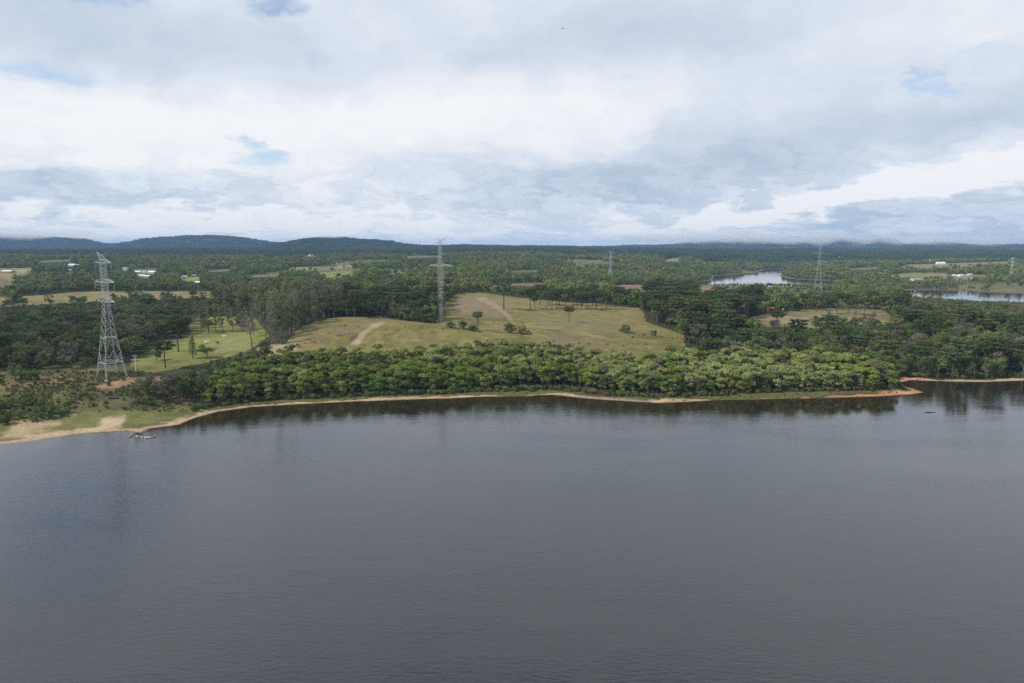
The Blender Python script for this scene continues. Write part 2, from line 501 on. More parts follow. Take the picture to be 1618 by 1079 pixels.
# ---- land cover: which ground lies where (colours are the grounds' own)
C_FOREST = (.045, .052, .022)
FIELDS = [  # polygon in photograph pixels, ground colour, softness px, is it free of trees
    ("lawn", [(200, 596), (206, 566), (240, 552), (262, 538), (300, 532), (300, 500), (400, 500), (425, 530), (398, 548), (372, 562), (320, 574), (262, 586)], (.165, .165, .050)),
    ("meadow", [(440, 552), (455, 534), (480, 514), (520, 502), (600, 501), (640, 507), (690, 512), (694, 486), (724, 463), (760, 462), (820, 470), (900, 478), (960, 481), (1014, 486),
                (1020, 508), (1052, 520), (1082, 530), (1082, 552), (1040, 576), (900, 576), (850, 562), (780, 566), (640, 574), (520, 574), (450, 574)], (.188, .168, .056)),
    ("right", [(1150, 516), (1190, 500), (1215, 494), (1300, 487), (1395, 490), (1420, 506), (1395, 514), (1350, 514), (1300, 520), (1200, 518)], (.190, .170, .075)),
    ("stripe", [(-300, 486), (0, 470), (60, 466), (130, 460), (350, 460), (350, 470), (200, 474), (120, 478), (0, 484), (-300, 496)], (.200, .185, .065)),
    ("slope", [(-200, 424), (0, 424), (52, 423), (46, 432), (20, 437), (28, 452), (0, 464), (-200, 470)], (.190, .180, .070)),
    ("village", [(284, 439), (318, 437), (316, 445), (288, 444)], (.20, .22, .06)),
    ("green", [(482, 431), (554, 428.5), (560, 439), (516, 447), (508, 437)], (.175, .195, .055)),
    ("thin", [(560, 440), (640, 434), (640, 440), (566, 445)], (.20, .19, .08)),
    ("pale", [(455, 423), (560, 419), (556, 424), (460, 428)], (.17, .17, .075)),
    ("red strip", [(770, 449), (862, 446), (864, 451), (780, 453)], (.19, .125, .080)),
    ("red strip", [(975, 450), (1024, 450), (1022, 456), (972, 456)], (.21, .130, .080)),
    ("red strip", [(1100, 452), (1126, 451), (1124, 458), (1100, 458)], (.20, .125, .075)),
    ("hill", [(1048, 413), (1054, 409), (1074, 406), (1073, 413)], (.20, .19, .085)),
    ("fieldR1", [(1405, 434), (1440, 431), (1500, 431), (1486, 441), (1408, 439)], (.17, .175, .065)),
    ("fieldR2", [(1420, 425), (1432, 418), (1500, 416), (1590, 413), (1600, 420), (1500, 424), (1460, 425)], (.19, .165, .080)),
    ("fieldR3", [(1474, 434), (1560, 434), (1558, 443), (1476, 441)], (.20, .150, .085)),
    ("clearing", [(640, 405), (690, 403), (700, 406), (645, 408)], (0.122, 0.122, 0.050)),
    ("clearing", [(905, 412), (950, 410), (955, 413), (910, 415)], (0.130, 0.112, 0.054)),
    ("clearing", [(325, 427), (362, 425), (366, 428), (330, 430)], (0.122, 0.130, 0.047)),
    ("clearing", [(392, 436), (440, 433), (446, 436), (396, 439)], (0.130, 0.133, 0.047)),
    ("clearing", [(1110, 410), (1150, 408), (1160, 411), (1115, 413)], (0.122, 0.119, 0.050)),
    ("clearing", [(1340, 424), (1385, 421), (1390, 424), (1345, 427)], (0.130, 0.122, 0.054)),
    ("clearing", [(60, 412), (110, 410), (112, 413), (64, 415)], (0.122, 0.126, 0.050)),
    ("clearing", [(800, 428), (850, 426), (856, 429), (806, 431)], (0.122, 0.115, 0.047)),
    ("shoreR", [(1400, 452), (1560, 452), (1640, 458), (1640, 463), (1530, 458.5), (1418, 458)], (.13, .115, .060)),
    ("scrub", [(-400, 640), (0, 578), (120, 572), (210, 578), (230, 592), (270, 600), (330, 600), (330, 640), (300, 665), (200, 690), (0, 715), (-400, 780)], (.082, .084, .034)),
    ("reeds", [(0, 655), (120, 650), (330, 640), (330, 655), (200, 672), (0, 690)], (.13, .13, .045)),
]
SOILS = [  # bare soil, tracks and sand lying in the fields
    ([(552, 545), (566, 528), (590, 512), (606, 508), (607, 512), (592, 518), (574, 533), (566, 546)], (.32, .255, .160), 2.2),
    ([(148, 610), (178, 603), (205, 596), (262, 594), (262, 601), (212, 606), (196, 612), (160, 614)], (.27, .165, .110), 2.0),
    ([(395, 556), (428, 543), (452, 546), (470, 552), (440, 560), (404, 566)], (.34, .25, .165), 2.0),
    ([(720, 470), (760, 468), (812, 478), (800, 505), (760, 498), (720, 496)], (.190, .150, .085), 6.0),
    ([(752, 470), (764, 470), (784, 480), (800, 492), (812, 506), (806, 507), (792, 494), (776, 483), (758, 475)], (.25, .20, .125), 1.2),
    ([(700, 512), (760, 518), (840, 514), (905, 520), (985, 540), (984, 542), (900, 523), (840, 517), (760, 521), (700, 515)], (.225, .185, .10), 1.0),
    ([(800, 546), (880, 530), (960, 538), (980, 552), (880, 552)], (.170, .135, .070), 5.0),
    ([(840, 498), (960, 500), (985, 520), (900, 525), (850, 515)], (.175, .150, .070), 8.0),
    ([(480, 532), (560, 508), (590, 506), (560, 520), (500, 545)], (.160, .130, .065), 4.0),
    ([(300, 530), (400, 528), (392, 552), (330, 556)], (.205, .205, .070), 6.0),
    ([(1200, 500), (1390, 498), (1390, 512), (1240, 514)], (.235, .185, .105), 4.0),
    ([(0, 480), (120, 466), (300, 462), (300, 466), (120, 472)], (.215, .165, .085), 1.5),
    ([(-60, 440), (0, 438), (18, 444), (14, 458), (-60, 466)], (.150, .110, .075), 2.0),
    ([(0, 692), (30, 668), (70, 663), (92, 668), (70, 678), (30, 690)], (.37, .285, .17), 7.0),
    ([(150, 684), (165, 664), (196, 660), (190, 672), (170, 684)], (.44, .34, .24), 5.0),
]
GPX, GPY = project(GX, GY, GZ)
wob = 6.0 * fbm(GX / 14.0, GY / 14.0, 3) + 9.0 * fbm(GX / 70.0, GY / 110.0, 3)
col = np.empty(GX.shape + (3,))
col[:] = C_FOREST
open_a = sstep(.02, .16, fbm(GX / 210.0 + 7, GY / 330.0, 4)) * sstep(600, 900, GY)
col += (np.array([.125, .125, .050]) - np.array(C_FOREST)) * open_a[..., None]
tone1 = fbm(GX / 30.0, GY / 45.0, 4)[..., None]
tone2 = fbm(GX / 8.0 + 40, GY / 8.0, 4)[..., None]
tone4 = fbm(GX / 3.2 + 4, GY / 4.0, 3)[..., None]
tone3 = fbm(GX / 90.0 + 4, GY / 120.0, 3)[..., None]
wpy = wob * np.clip(300.0 / GY, 0.05, 1.0)
for (nm, poly, c) in FIELDS:
    m = inside(GPX + wob * np.clip(400.0 / GY, .1, 1), GPY + wpy, poly) & (GSD > 0)
    c = np.array(c)
    cc = c * (1 + 0.8 * tone1 + 0.7 * tone2 + .5 * tone4)
    dry = np.clip(2.4 * tone1 + 1.6 * tone3 + 0.3, 0, 1)
    cc = .93 * cc * (1 - 0.6 * dry) + np.array([.195, .150, .072]) * (0.6 * dry) if nm in ("meadow", "scrub", "right", "stripe") else cc
    col[m] = cc[m]
for (poly, c, soft) in SOILS:
    ring = poly
    m = inside(GPX, GPY, ring)
    dpx = dist_line(GPX, GPY, ring, True)
    a = np.where(m, dpx, -dpx)
    a = sstep(-soft, soft, a + 2.5 * soft * (tone2[..., 0] + 0.7 * tone1[..., 0])) * (GSD > 0)
    near = (np.abs(GPX - ring[0][0]) < 400)
    a = (a * near)[..., None]
    col = col * (1 - a) + np.array(c) * (1 + 0.3 * tone2) * a
# beach
sdj = GSD + 5.0 * fbm(GX / 6.0, GY / 6.0, 3) + 6.0 * fbm(GX / 24.0, GY / 24.0, 3)
wid = np.interp(GPX, [-400, 0, 150, 210, 260, 330, 420, 600, 760, 800, 860, 900, 1000, 1050, 1150, 1300, 1460, 1480, 1618],
                [9, 9, 7, 7, 6, 3.6, 3.0, 3.8, 3.4, 1.3, 1.5, 5, 6, 6, 2.6, 2.6, 5, 2.2, 2.2])
beach_a = (1 - sstep(0.65, 1.25, sdj / wid)) * (GY < 700)
tongue = sstep(-.06, .05, fbm(GX / 11.0 + 5, GY / 7.0, 3)) * (1 - sstep(300, 340, GPX)) * sstep(1.5, 4.0, GSD)
beach_a = beach_a * (1 - .92 * tongue)
red = sstep(1150, 1200, GPX) * (1 - sstep(1452, 1470, GPX))
grey = sstep(900, 930, GPX) * (1 - sstep(1010, 1050, GPX))
sandc = np.array([.40, .29, .17]) * (1 - red[..., None]) + np.array([.42, .20, .10]) * red[..., None]
sandc = sandc * (1 - .75 * grey[..., None]) + np.array([.20, .165, .14]) * (.75 * grey[..., None])
pale = np.clip(1.5 * tone2 + .35, 0, 1)
sandc = sandc * (1 - .4 * pale * (1 - 0.3)) + np.array([.56, .46, .33]) * (.28 * pale)
wet = (1 - sstep(0.2, 1.6, GSD + 1.2 * tone2[..., 0]))[..., None]
sandc = sandc * (1 - 0.45 * wet)
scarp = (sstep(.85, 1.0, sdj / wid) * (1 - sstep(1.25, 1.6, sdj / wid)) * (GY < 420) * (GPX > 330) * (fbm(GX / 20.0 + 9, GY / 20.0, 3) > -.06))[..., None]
a = beach_a[..., None]
col = col * (1 - a) + sandc * (1 + .25 * tone2) * a
# grass tongue between beach and trees
ga = (sstep(0.8, 1.2, sdj / wid) * (1 - sstep(wid + 5, wid + 13, sdj)) * (GY < 420) * (GPX > 330) * (GPX < 1440))[..., None]
col = col * (1 - .8 * ga) + np.array([.115, .120, .040]) * (1 + .5 * tone2) * (.8 * ga)
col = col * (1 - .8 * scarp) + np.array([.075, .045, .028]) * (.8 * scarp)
# rim of the inner bays
rim = ((1 - sstep(2, 14, GSD)) * (GY > 850) * (GSD > 0))[..., None]
col = col * (1 - rim) + np.array([.16, .13, .085]) * rim
col[GSD <= 0] = (.10, .075, .045)
col = np.clip(col, 0.004, 1)


def ground_mat():
    m = bpy.data.materials.new("ground")
    m.use_nodes = True
    t = NT(m.node_tree)
    c = t.n('ShaderNodeAttribute', attribute_name='cover').outputs['Color']
    p = t.n('ShaderNodeNewGeometry').outputs['Position']
    n1 = t.n('ShaderNodeTexNoise', {'Vector': p, 'Scale': 0.9, 'Detail': 6.0, 'Roughness': 0.7}).outputs['Fac']
    n2 = t.n('ShaderNodeTexNoise', {'Vector': p, 'Scale': 0.16, 'Detail': 5.0, 'Roughness': 0.65}).outputs['Fac']
    k = t.m('ADD', t.m('MULTIPLY', n1, 1.1), t.m('MULTIPLY', n2, 0.9))
    k = t.m('MAXIMUM', t.m('SUBTRACT', k, 0.02), 0.25)
    kc = t.n('ShaderNodeCombineXYZ', {0: k, 1: k, 2: k}).outputs[0]
    cc = t.mixc(1.0, c, kc, 'MULTIPLY')
    bump = t.n('ShaderNodeBump', {'Strength': 0.9, 'Distance': 0.6, 'Height': n1})
    b = t.n('ShaderNodeBsdfPrincipled', {'Base Color': cc, 'Roughness': 0.95, 'Specular IOR Level': 0.15, 'Normal': bump.outputs[0]})
    t.n('ShaderNodeOutputMaterial', {0: b.outputs[0]})
    return m


NR, NC = GX.shape
vid = np.arange(NR * NC).reshape(NR, NC)
quads = np.stack([vid[:-1, :-1], vid[:-1, 1:], vid[1:, 1:], vid[1:, :-1]], -1).reshape(-1, 4)
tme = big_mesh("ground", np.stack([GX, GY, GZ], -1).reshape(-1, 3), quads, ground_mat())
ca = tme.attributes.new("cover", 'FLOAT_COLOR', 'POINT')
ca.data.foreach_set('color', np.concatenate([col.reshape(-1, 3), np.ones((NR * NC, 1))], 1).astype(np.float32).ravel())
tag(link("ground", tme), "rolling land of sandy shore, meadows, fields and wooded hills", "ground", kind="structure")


# ------------------------------------------------------------------ water
def water_mat():
    m = bpy.data.materials.new("water")
    m.use_nodes = True
    t = NT(m.node_tree)
    p = t.n('ShaderNodeNewGeometry').outputs['Position']
    brown_reflection = t.n('ShaderNodeAttribute', attribute_name='brown_reflection').outputs['Fac']
    calm = t.n('ShaderNodeAttribute', attribute_name='calm').outputs['Fac']
    ma = t.n('ShaderNodeMapping', {'Vector': p, 'Rotation': (0, 0, R(28)), 'Scale': (0.50, 1.5, 1.0)}).outputs[0]
    mb = t.n('ShaderNodeMapping', {'Vector': p, 'Rotation': (0, 0, R(-16)), 'Scale': (0.10, 0.26, 1.0)}).outputs[0]
    mc = t.n('ShaderNodeMapping', {'Vector': p, 'Rotation': (0, 0, R(14)), 'Scale': (0.007, 0.019, 1.0)}).outputs[0]
    n1 = t.n('ShaderNodeTexNoise', {'Vector': ma, 'Scale': 1.0, 'Detail': 3.0, 'Roughness': 0.55, 'Distortion': 0.3}).outputs['Fac']
    n2 = t.n('ShaderNodeTexNoise', {'Vector': mb, 'Scale': 1.0, 'Detail': 2.0, 'Roughness': 0.5}).outputs['Fac']
    n3 = t.n('ShaderNodeTexNoise', {'Vector': mc, 'Scale': 1.0, 'Detail': 5.0, 'Roughness': 0.62}).outputs['Fac']
    gust = t.n('ShaderNodeMapRange', {0: n3, 1: 0.36, 2: 0.64, 3: 0.22, 4: 1.35}).outputs[0]
    h = t.m('ADD', t.m('MULTIPLY', n1, 0.075), t.m('MULTIPLY', n2, 0.055))
    h = t.m('MULTIPLY', h, t.m('MULTIPLY', gust, t.m('SUBTRACT', 1.0, t.m('MULTIPLY', calm, 0.8))))
    bump = t.n('ShaderNodeBump', {'Strength': 1.0, 'Distance': 1.0, 'Height': h})
    c = t.mixc(brown_reflection, (.0062, .0070, .0072), (.036, .024, .010))  # second colour: brown water plus the bank trees' dark reflection, painted in
    b = t.n('ShaderNodeBsdfPrincipled', {'Base Color': c, 'Roughness': 0.04, 'IOR': 1.78, 'Normal': bump.outputs[0]})
    t.n('ShaderNodeOutputMaterial', {0: b.outputs[0]})
    return m


# one level sheet: a fine net in front of the shore (it knows how far the bank is), plain sheets around it
wi, wj = np.arange(0, int(np.searchsorted(YS, 700)) + 1, 3), np.arange(0, len(SS), 3)
WX, WY, WSD = GX[np.ix_(wi, wj)], GY[np.ix_(wi, wj)], -GSD[np.ix_(wi, wj)]
nr_, nc_ = WX.shape
wid_ = np.arange(nr_ * nc_).reshape(nr_, nc_)
wq = np.stack([wid_[:-1, :-1], wid_[:-1, 1:], wid_[1:, 1:], wid_[1:, :-1]], -1).reshape(-1, 4)
wv = np.stack([WX, WY, np.zeros_like(WX)], -1).reshape(-1, 3)
ya, yb, sa_, sb_ = WY[0, 0], WY[-1, 0], SS[wj[0]], SS[wj[-1]]
k0 = len(wv)
wv = np.concatenate([wv, [(-7000, -260, 0), (7000, -260, 0), (7000, ya, 0), (sb_ * ya, ya, 0), (sa_ * ya, ya, 0), (-7000, ya, 0),
                          (7000, yb, 0), (sb_ * yb, yb, 0), (sa_ * yb, yb, 0), (-7000, yb, 0), (7000, 5000, 0), (-7000, 5000, 0)]])
wq = np.concatenate([wq, np.array([(0, 1, 2, 5), (3, 2, 6, 7), (5, 4, 8, 9), (9, 6, 10, 11)]) + k0])
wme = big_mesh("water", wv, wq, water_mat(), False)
brown_reflection = np.concatenate([(np.exp(-np.maximum(WSD, 0) / 26.0) * (.85 + .5 * fbm(WX / 30.0, WY / 18.0, 3))).ravel(), np.zeros(12)])  # painted reflection band, fading with distance from the bank
calm = np.concatenate([np.exp(-np.maximum(WSD, 0) / 45.0).ravel() * .8, np.zeros(6), np.ones(6)])
for nm_, dat_ in (('brown_reflection', np.clip(brown_reflection, 0, 1)), ('calm', calm)):
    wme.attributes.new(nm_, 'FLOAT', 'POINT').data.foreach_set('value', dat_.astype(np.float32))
tag(link("water", wme), "brown reservoir water with fine wind ripples reflecting the clouds", "water", kind="structure")


# ------------------------------------------------------------------ foliage
def leaf_mat(name, dark, light, trans=0.22):
    m = bpy.data.materials.new(name)
    m.use_nodes = True
    t = NT(m.node_tree)
    tint = t.n('ShaderNodeAttribute', attribute_name='tint').outputs['Fac']
    rnd = t.n('ShaderNodeObjectInfo').outputs['Random']
    c = t.mixc(tint, dark, light)
    k = t.m('ADD', t.m('MULTIPLY', rnd, 0.55), 0.74)
    hsv = t.n('ShaderNodeHueSaturation', {'Hue': t.m('ADD', t.m('MULTIPLY', t.m('FRACT', t.m('MULTIPLY', rnd, 7.31)), 0.035), 0.482), 'Saturation': 0.95,
                                          'Value': t.m('MULTIPLY', k, 1.66), 'Fac': 1.0, 'Color': c}).outputs[0]
    d = t.n('ShaderNodeBsdfDiffuse', {0: hsv, 1: 0.6})
    tr = t.n('ShaderNodeBsdfTranslucent', {0: hsv})
    mix = t.n('ShaderNodeMixShader', {0: trans, 1: d.outputs[0], 2: tr.outputs[0]})
    t.n('ShaderNodeOutputMaterial', {0: mix.outputs[0]})
    return m


def plain_mat(name, c, rough=0.8, metal=0.0, noise=0.25, scale=3.0):
    m = bpy.data.materials.new(name)
    m.use_nodes = True
    t = NT(m.node_tree)
    p = t.n('ShaderNodeTexCoord').outputs['Object']
    n = t.n('ShaderNodeTexNoise', {'Vector': p, 'Scale': scale, 'Detail': 4.0, 'Roughness': 0.65}).outputs['Fac']
    a = tuple(min(1, x * (1 - noise)) for x in c)
    b = tuple(min(1, x * (1 + noise)) for x in c)
    cc = t.mixc(n, a, b)
    s = t.n('ShaderNodeBsdfPrincipled', {'Base Color': cc, 'Roughness': rough, 'Metallic': metal})
    t.n('ShaderNodeOutputMaterial', {0: s.outputs[0]})
    return m


M = {
    'bark': plain_mat('bark', (.085, .068, .052), 0.95),
    'pale_bark': plain_mat('pale bark', (.185, .165, .14), 0.9),
    'grey_bark': plain_mat('grey bark', (.12, .105, .085), 0.95),
    'plant_a': leaf_mat('olive foliage', (.066, .095, .018), (.190, .220, .052)),
    'plant_b': leaf_mat('pale foliage', (.105, .130, .040), (.275, .295, .110)),
    'plant_c': leaf_mat('fresh foliage', (.050, .090, .016), (.145, .200, .040)),
    'plant_d': leaf_mat('greyish plantation foliage', (.075, .075, .040), (.165, .160, .095)),
    'plant_e': leaf_mat('deep plantation foliage', (.040, .068, .016), (.115, .160, .042)),
    'broad_a': leaf_mat('dark foliage', (.026, .047, .015), (.096, .128, .043)),
    'broad_b': leaf_mat('mid foliage', (.042, .070, .020), (.142, .176, .056)),
    'broad_c': leaf_mat('olive brown foliage', (.060, .064, .026), (.165, .158, .072)),
    'broad_d': leaf_mat('greyish foliage', (.060, .055, .040), (.135, .125, .090)),
    'arau': leaf_mat('deep green needles', (.019, .035, .015), (.074, .098, .038), 0.1),
    'arau_b': leaf_mat('yellow green needles', (.028, .044, .014), (.098, .115, .036), 0.1),
    'euca': leaf_mat('grey green leaves', (.062, .078, .038), (.175, .188, .096)),
    'euca_b': leaf_mat('olive green leaves', (.064, .068, .032), (.180, .178, .088)),
    'shrub': leaf_mat('shrub leaves', (.030, .048, .016), (.095, .115, .038)),
    'shrub_b': leaf_mat('dry shrub leaves', (.070, .066, .030), (.160, .140, .068)),
    'grove': leaf_mat('hill foliage', (.018, .032, .013), (.066, .084, .032), 0.1),
    'far': leaf_mat('distant foliage', (.034, .052, .018), (.120, .142, .052), 0.1),
}


def leaf_cloud(lobes, seed, size, squash=0.0):
    """small leaf faces spread over the lobes (cx,cy,cz,rx,ry,rz,n); returns verts, quads, tint"""
    g = np.random.default_rng(seed)
    V, T = [], []
    for (cx, cy, cz, rx, ry, rz, n) in lobes:
        n = int(n)
        d = g.normal(size=(n * 2, 3))
        d /= np.linalg.norm(d, axis=1)[:, None]
        d = d[(d[:, 2] > -0.45) | (g.random(len(d)) < 0.25)][:n]
        n = len(d)
        rad = np.array([rx, ry, rz])
        p = np.array([cx, cy, cz]) + d * rad * (g.uniform(0.50, 1.24, n) ** 0.8)[:, None]
        nn = d / rad
        nn /= np.linalg.norm(nn, axis=1)[:, None]
        nn = nn + g.normal(size=(n, 3)) * 0.42
        nn[:, 2] += squash
        nn /= np.linalg.norm(nn, axis=1)[:, None]
        a = np.cross(nn, g.normal(size=(n, 3)))
        a /= np.linalg.norm(a, axis=1)[:, None] + 1e-9
        b = np.cross(nn, a)
        s = size * g.uniform(0.55, 1.35, n)[:, None]
        q = np.stack([p - a * s * g.uniform(.6, 1, (n, 1)), p - b * s * g.uniform(.4, .8, (n, 1)), p + a * s * g.uniform(.6, 1, (n, 1)), p + b * s * g.uniform(.4, .8, (n, 1))], 1)
        q += g.normal(size=q.shape) * size * 0.10
        V.append(q.reshape(-1, 3))
        T.append(np.clip(0.35 * g.random() + 0.65 * g.random(n), 0, 1))
    return np.concatenate(V), np.concatenate(T)


def leaf_mesh(name, lobes, seed, size, mats, mi=0, extra=None, squash=0.0):
    V, T = leaf_cloud(lobes, seed, size, squash)
    nq = len(T)
    Q = np.arange(nq * 4).reshape(-1, 4)
    if extra is None:
        me = big_mesh(name, V, Q, mats, False)
        T2 = T
    else:                                   # trunk and leaves in one mesh (for the uncounted woods)
        me = bpy.data.meshes.new(name)
        ev = np.concatenate(extra.v)
        me.from_pydata(np.concatenate([ev, V]).tolist(), [], extra.f + (Q + len(ev)).tolist())
        for mm in mats:
            me.materials.append(mm)
        me.polygons.foreach_set('material_index', [0] * len(extra.f) + [1] * nq)
        T2 = np.concatenate([np.full(len(extra.f), .5), T])
    at_ = me.attributes.new('tint', 'FLOAT', 'FACE')
    at_.data.foreach_set('value', T2.astype(np.float32))
    me.update()
    return me


def crook(g, h, lean, n=5):
    p = [np.zeros(3)]
    for i in range(1, n + 1):
        p.append(np.array([lean[0] * (i / n) ** 1.4 + g.normal() * .12, lean[1] * (i / n) ** 1.4 + g.normal() * .12, h * i / n]))
    p[0][2] = -0.7
    return p


def shape_plantation(seed):
    g = np.random.default_rng(seed)
    h = g.uniform(7.0, 9.2)
    tr = MB()
    lean = g.normal(size=2) * .5
    spine = crook(g, h * .62, lean)
    tr.tube(spine, np.linspace(.17, .09, len(spine)), 5)
    lobes = []
    for k in range(int(g.integers(7, 10))):
        a, r = g.uniform(0, 2 * math.pi), g.uniform(.3, 1.9)
        c = np.array([lean[0] + r * math.cos(a), lean[1] + r * math.sin(a), h - .55 - .32 * r * r * .6 + g.normal() * .35])
        rr = g.uniform(.85, 1.35)
        lobes.append((*c, rr, rr, rr * .66, 104))
        if k < 6:
            q = g.uniform(.75, 1.1)
            lobes.append((lean[0] * .6 + 1.5 * math.cos(a + 1), lean[1] * .6 + 1.5 * math.sin(a + 1), h * g.uniform(.34, .62), q, q, q * .8, 60))
        if k < 5:
            tr.tube([spine[-2 - (k % 2)], c - np.array([0, 0, .2])], [.07, .03], 4)
    return h, tr, lobes, .27


def shape_broad(seed, dense=1.0):
    g = np.random.default_rng(seed)
    h = g.uniform(9.5, 12.5)
    tr = MB()
    lean = g.normal(size=2) * .5
    spine = crook(g, h * .55, lean)
    tr.tube(spine, np.linspace(.30, .15, len(spine)), 6)
    lobes = []
    n = int(g.integers(13, 18))
    for k in range(n):
        a = g.uniform(0, 2 * math.pi)
        u = g.random() ** .6
        zz = g.uniform(.34, .92)
        r = u * 4.1 * math.sqrt(max(.1, 1 - ((zz - .52) / .50) ** 2))
        c = np.array([lean[0] + r * math.cos(a), lean[1] + r * math.sin(a), h * zz])
        rr = g.uniform(1.15, 2.05)
        lobes.append((*c, rr, rr, rr * .78, 72 * dense))
        if k % 2 == 0:
            tr.tube([spine[2 + k % 3], c], [.10, .03], 4)
    return h, tr, lobes, .42


def shape_araucaria(seed):
    g = np.random.default_rng(seed)
    h = g.uniform(14.5, 17.5)
    tr = MB()
    spine = crook(g, h - .6, g.normal(size=2) * .3)
    tr.tube(spine, np.linspace(.42, .20, len(spine)), 7)
    top = spine[-1]
    lobes = []
    for tier, (zf, rad, nb) in enumerate([(0.74, 3.9, 8), (0.85, 5.0, 11), (0.96, 4.2, 9)]):
        ph = g.uniform(0, 6.28)
        for k in range(nb):
            a = ph + 2 * math.pi * k / nb + g.normal() * .14
            rr = rad * g.uniform(.75, 1.12)
            z0 = h * zf - .5
            p0 = np.array([top[0], top[1], z0])
            p1 = p0 + np.array([math.cos(a) * rr * .55, math.sin(a) * rr * .55, -.15])
            p2 = p0 + np.array([math.cos(a) * rr, math.sin(a) * rr, .75 + .25 * tier * 0])
            tr.tube([p0, p1, p2], [.10, .07, .04], 4)
            for q, s in ((p2, 1.0), (p1 * .35 + p2 * .65 + np.array([0, 0, .05]), .75)):
                lobes.append((q[0], q[1], q[2] + .1, 1.15 * s, 1.15 * s, .62 * s, 42 * s))
    lobes.append((top[0], top[1], h - .2, 2.0, 2.0, .7, 90))
    if seed % 2:
        for k in range(4):
            a = g.uniform(0, 6.28)
            lobes.append((math.cos(a) * 1.0, math.sin(a) * 1.0, h * g.uniform(.45, .7), .6, .6, .45, 18))
    return h, tr, lobes, .40


def shape_eucalyptus(seed):
    g = np.random.default_rng(seed)
    h = g.uniform(21, 25)
    tr = MB()
    spine = crook(g, h * .92, g.normal(size=2) * .9, 7)
    tr.tube(spine, np.linspace(.36, .06, len(spine)), 6)
    lobes = []
    for k in range(int(g.integers(22, 27))):
        zz = g.uniform(.22, .97)
        a = g.uniform(0, 2 * math.pi)
        r = (1.05 - zz * .55) * g.uniform(.6, 3.4)
        b = spine[min(7, int(zz * 7.5))]
        c = np.array([b[0] + r * math.cos(a), b[1] + r * math.sin(a), h * zz])
        rr = g.uniform(1.0, 1.75)
        lobes.append((*c, rr, rr, rr * 1.05, 58))
        if k % 2 == 0:
            tr.tube([np.array([b[0], b[1], h * zz - 1.6]), c], [.09, .03], 4)
    return h, tr, lobes, .40


def shape_shrub(seed):
    g = np.random.default_rng(seed)
    h = g.uniform(2.4, 3.2)
    tr = MB()
    lobes = []
    for k in range(int(g.integers(6, 9))):
        a, r = g.uniform(0, 6.28), g.uniform(0, 1.35)
        c = np.array([r * math.cos(a), r * math.sin(a), g.uniform(.55, h - .6)])
        rr = g.uniform(.6, 1.0)
        lobes.append((*c, rr, rr, rr * .8, 60))
        tr.tube([(c[0] * .15, c[1] * .15, -.3), c], [.06, .02], 4)
    return h, tr, lobes, .26


def shape_bare(seed):
    g = np.random.default_rng(seed)
    h = g.uniform(8, 10)
    tr = MB()
    spine = crook(g, h * .8, g.normal(size=2) * .6)
    tr.tube(spine, np.linspace(.22, .06, len(spine)), 5)
    lobes = []
    for k in range(26):
        z = g.uniform(.35, .8)
        b = spine[min(5, int(z / .8 * 5))]
        a, r = g.uniform(0, 6.28), g.uniform(1.2, 3.0)
        e = b + np.array([math.cos(a) * r, math.sin(a) * r, g.uniform(1.0, 2.6)])
        tr.tube([b, (b + e) / 2 + np.array([0, 0, -.2]), e], [.07, .05, .02], 3)
        for j in range(3):
            tr.tube([(b + e) / 2, e + g.normal(size=3) * .8], [.035, .012], 3)
        lobes.append((*e, .5, .5, .4, 7))
    return h, tr, lobes, .25


def shape_cypress(seed):
    g = np.random.default_rng(seed)
    h = 8.0
    tr = MB()
    tr.tube([(0, 0, -.5), (0, 0, h * .9)], [.18, .04], 6)
    lobes = []
    for z in np.linspace(1.6, h - .4, 11):
        r = .25 + 1.05 * math.sin(min(1, (h - z) / h * 1.25) * 1.6)
        lobes.append((g.normal() * .15, g.normal() * .15, z, r, r, .8, 62))
    return h, tr, lobes, .25


KINDS = {}


def kind(key, name, cat, shape, seeds, leaf_keys, bark, group):
    vs = []
    for i, sd in enumerate(seeds):
        h, tr, lobes, size = shape(sd)
        lk = leaf_keys[i % len(leaf_keys)]
        trunk = tr.mesh(name + " trunk", M[bark])
        crown = leaf_mesh(name + " crown", lobes, sd, size, M[lk])
        one = leaf_mesh(name + " whole", lobes, sd, size, [M[bark], M[lk]], extra=tr)
        vs.append((h, trunk, crown, one, lk))
    KINDS[key] = dict(name=name, cat=cat, v=vs, group=group)


kind('plant', 'plantation_tree', 'tree', shape_plantation, [11, 12, 13, 14, 15, 16, 17, 18], ['plant_a', 'plant_b', 'plant_c', 'plant_a', 'plant_b', 'plant_c', 'plant_d', 'plant_e'], 'grey_bark', 'young trees of the lakeside plantation')
kind('broad', 'broadleaf_tree', 'tree', shape_broad, [21, 22, 23, 24, 25, 26, 27, 28], ['broad_a', 'broad_b', 'broad_a', 'broad_c', 'broad_a', 'broad_b', 'broad_a', 'broad_d'], 'bark', 'broadleaf trees')
kind('arau', 'araucaria_tree', 'tree', shape_araucaria, [31, 32, 33, 34], ['arau', 'arau', 'arau_b'], 'bark', 'araucaria trees')
kind('euca', 'eucalyptus_tree', 'tree', shape_eucalyptus, [41, 42, 43, 44], ['euca', 'euca_b'], 'pale_bark', 'eucalyptus trees of the grove')
kind('shrub', 'shrub', 'shrub', shape_shrub, [51, 52, 53, 54], ['shrub', 'shrub', 'shrub_b', 'broad_b'], 'bark', 'shrubs')
kind('bare', 'bare_tree', 'tree', shape_bare, [61, 62], ['broad_d'], 'pale_bark', 'bare trees')
kind('cypress', 'conifer_tree', 'tree', shape_cypress, [71], ['broad_b'], 'bark', 'conifers')


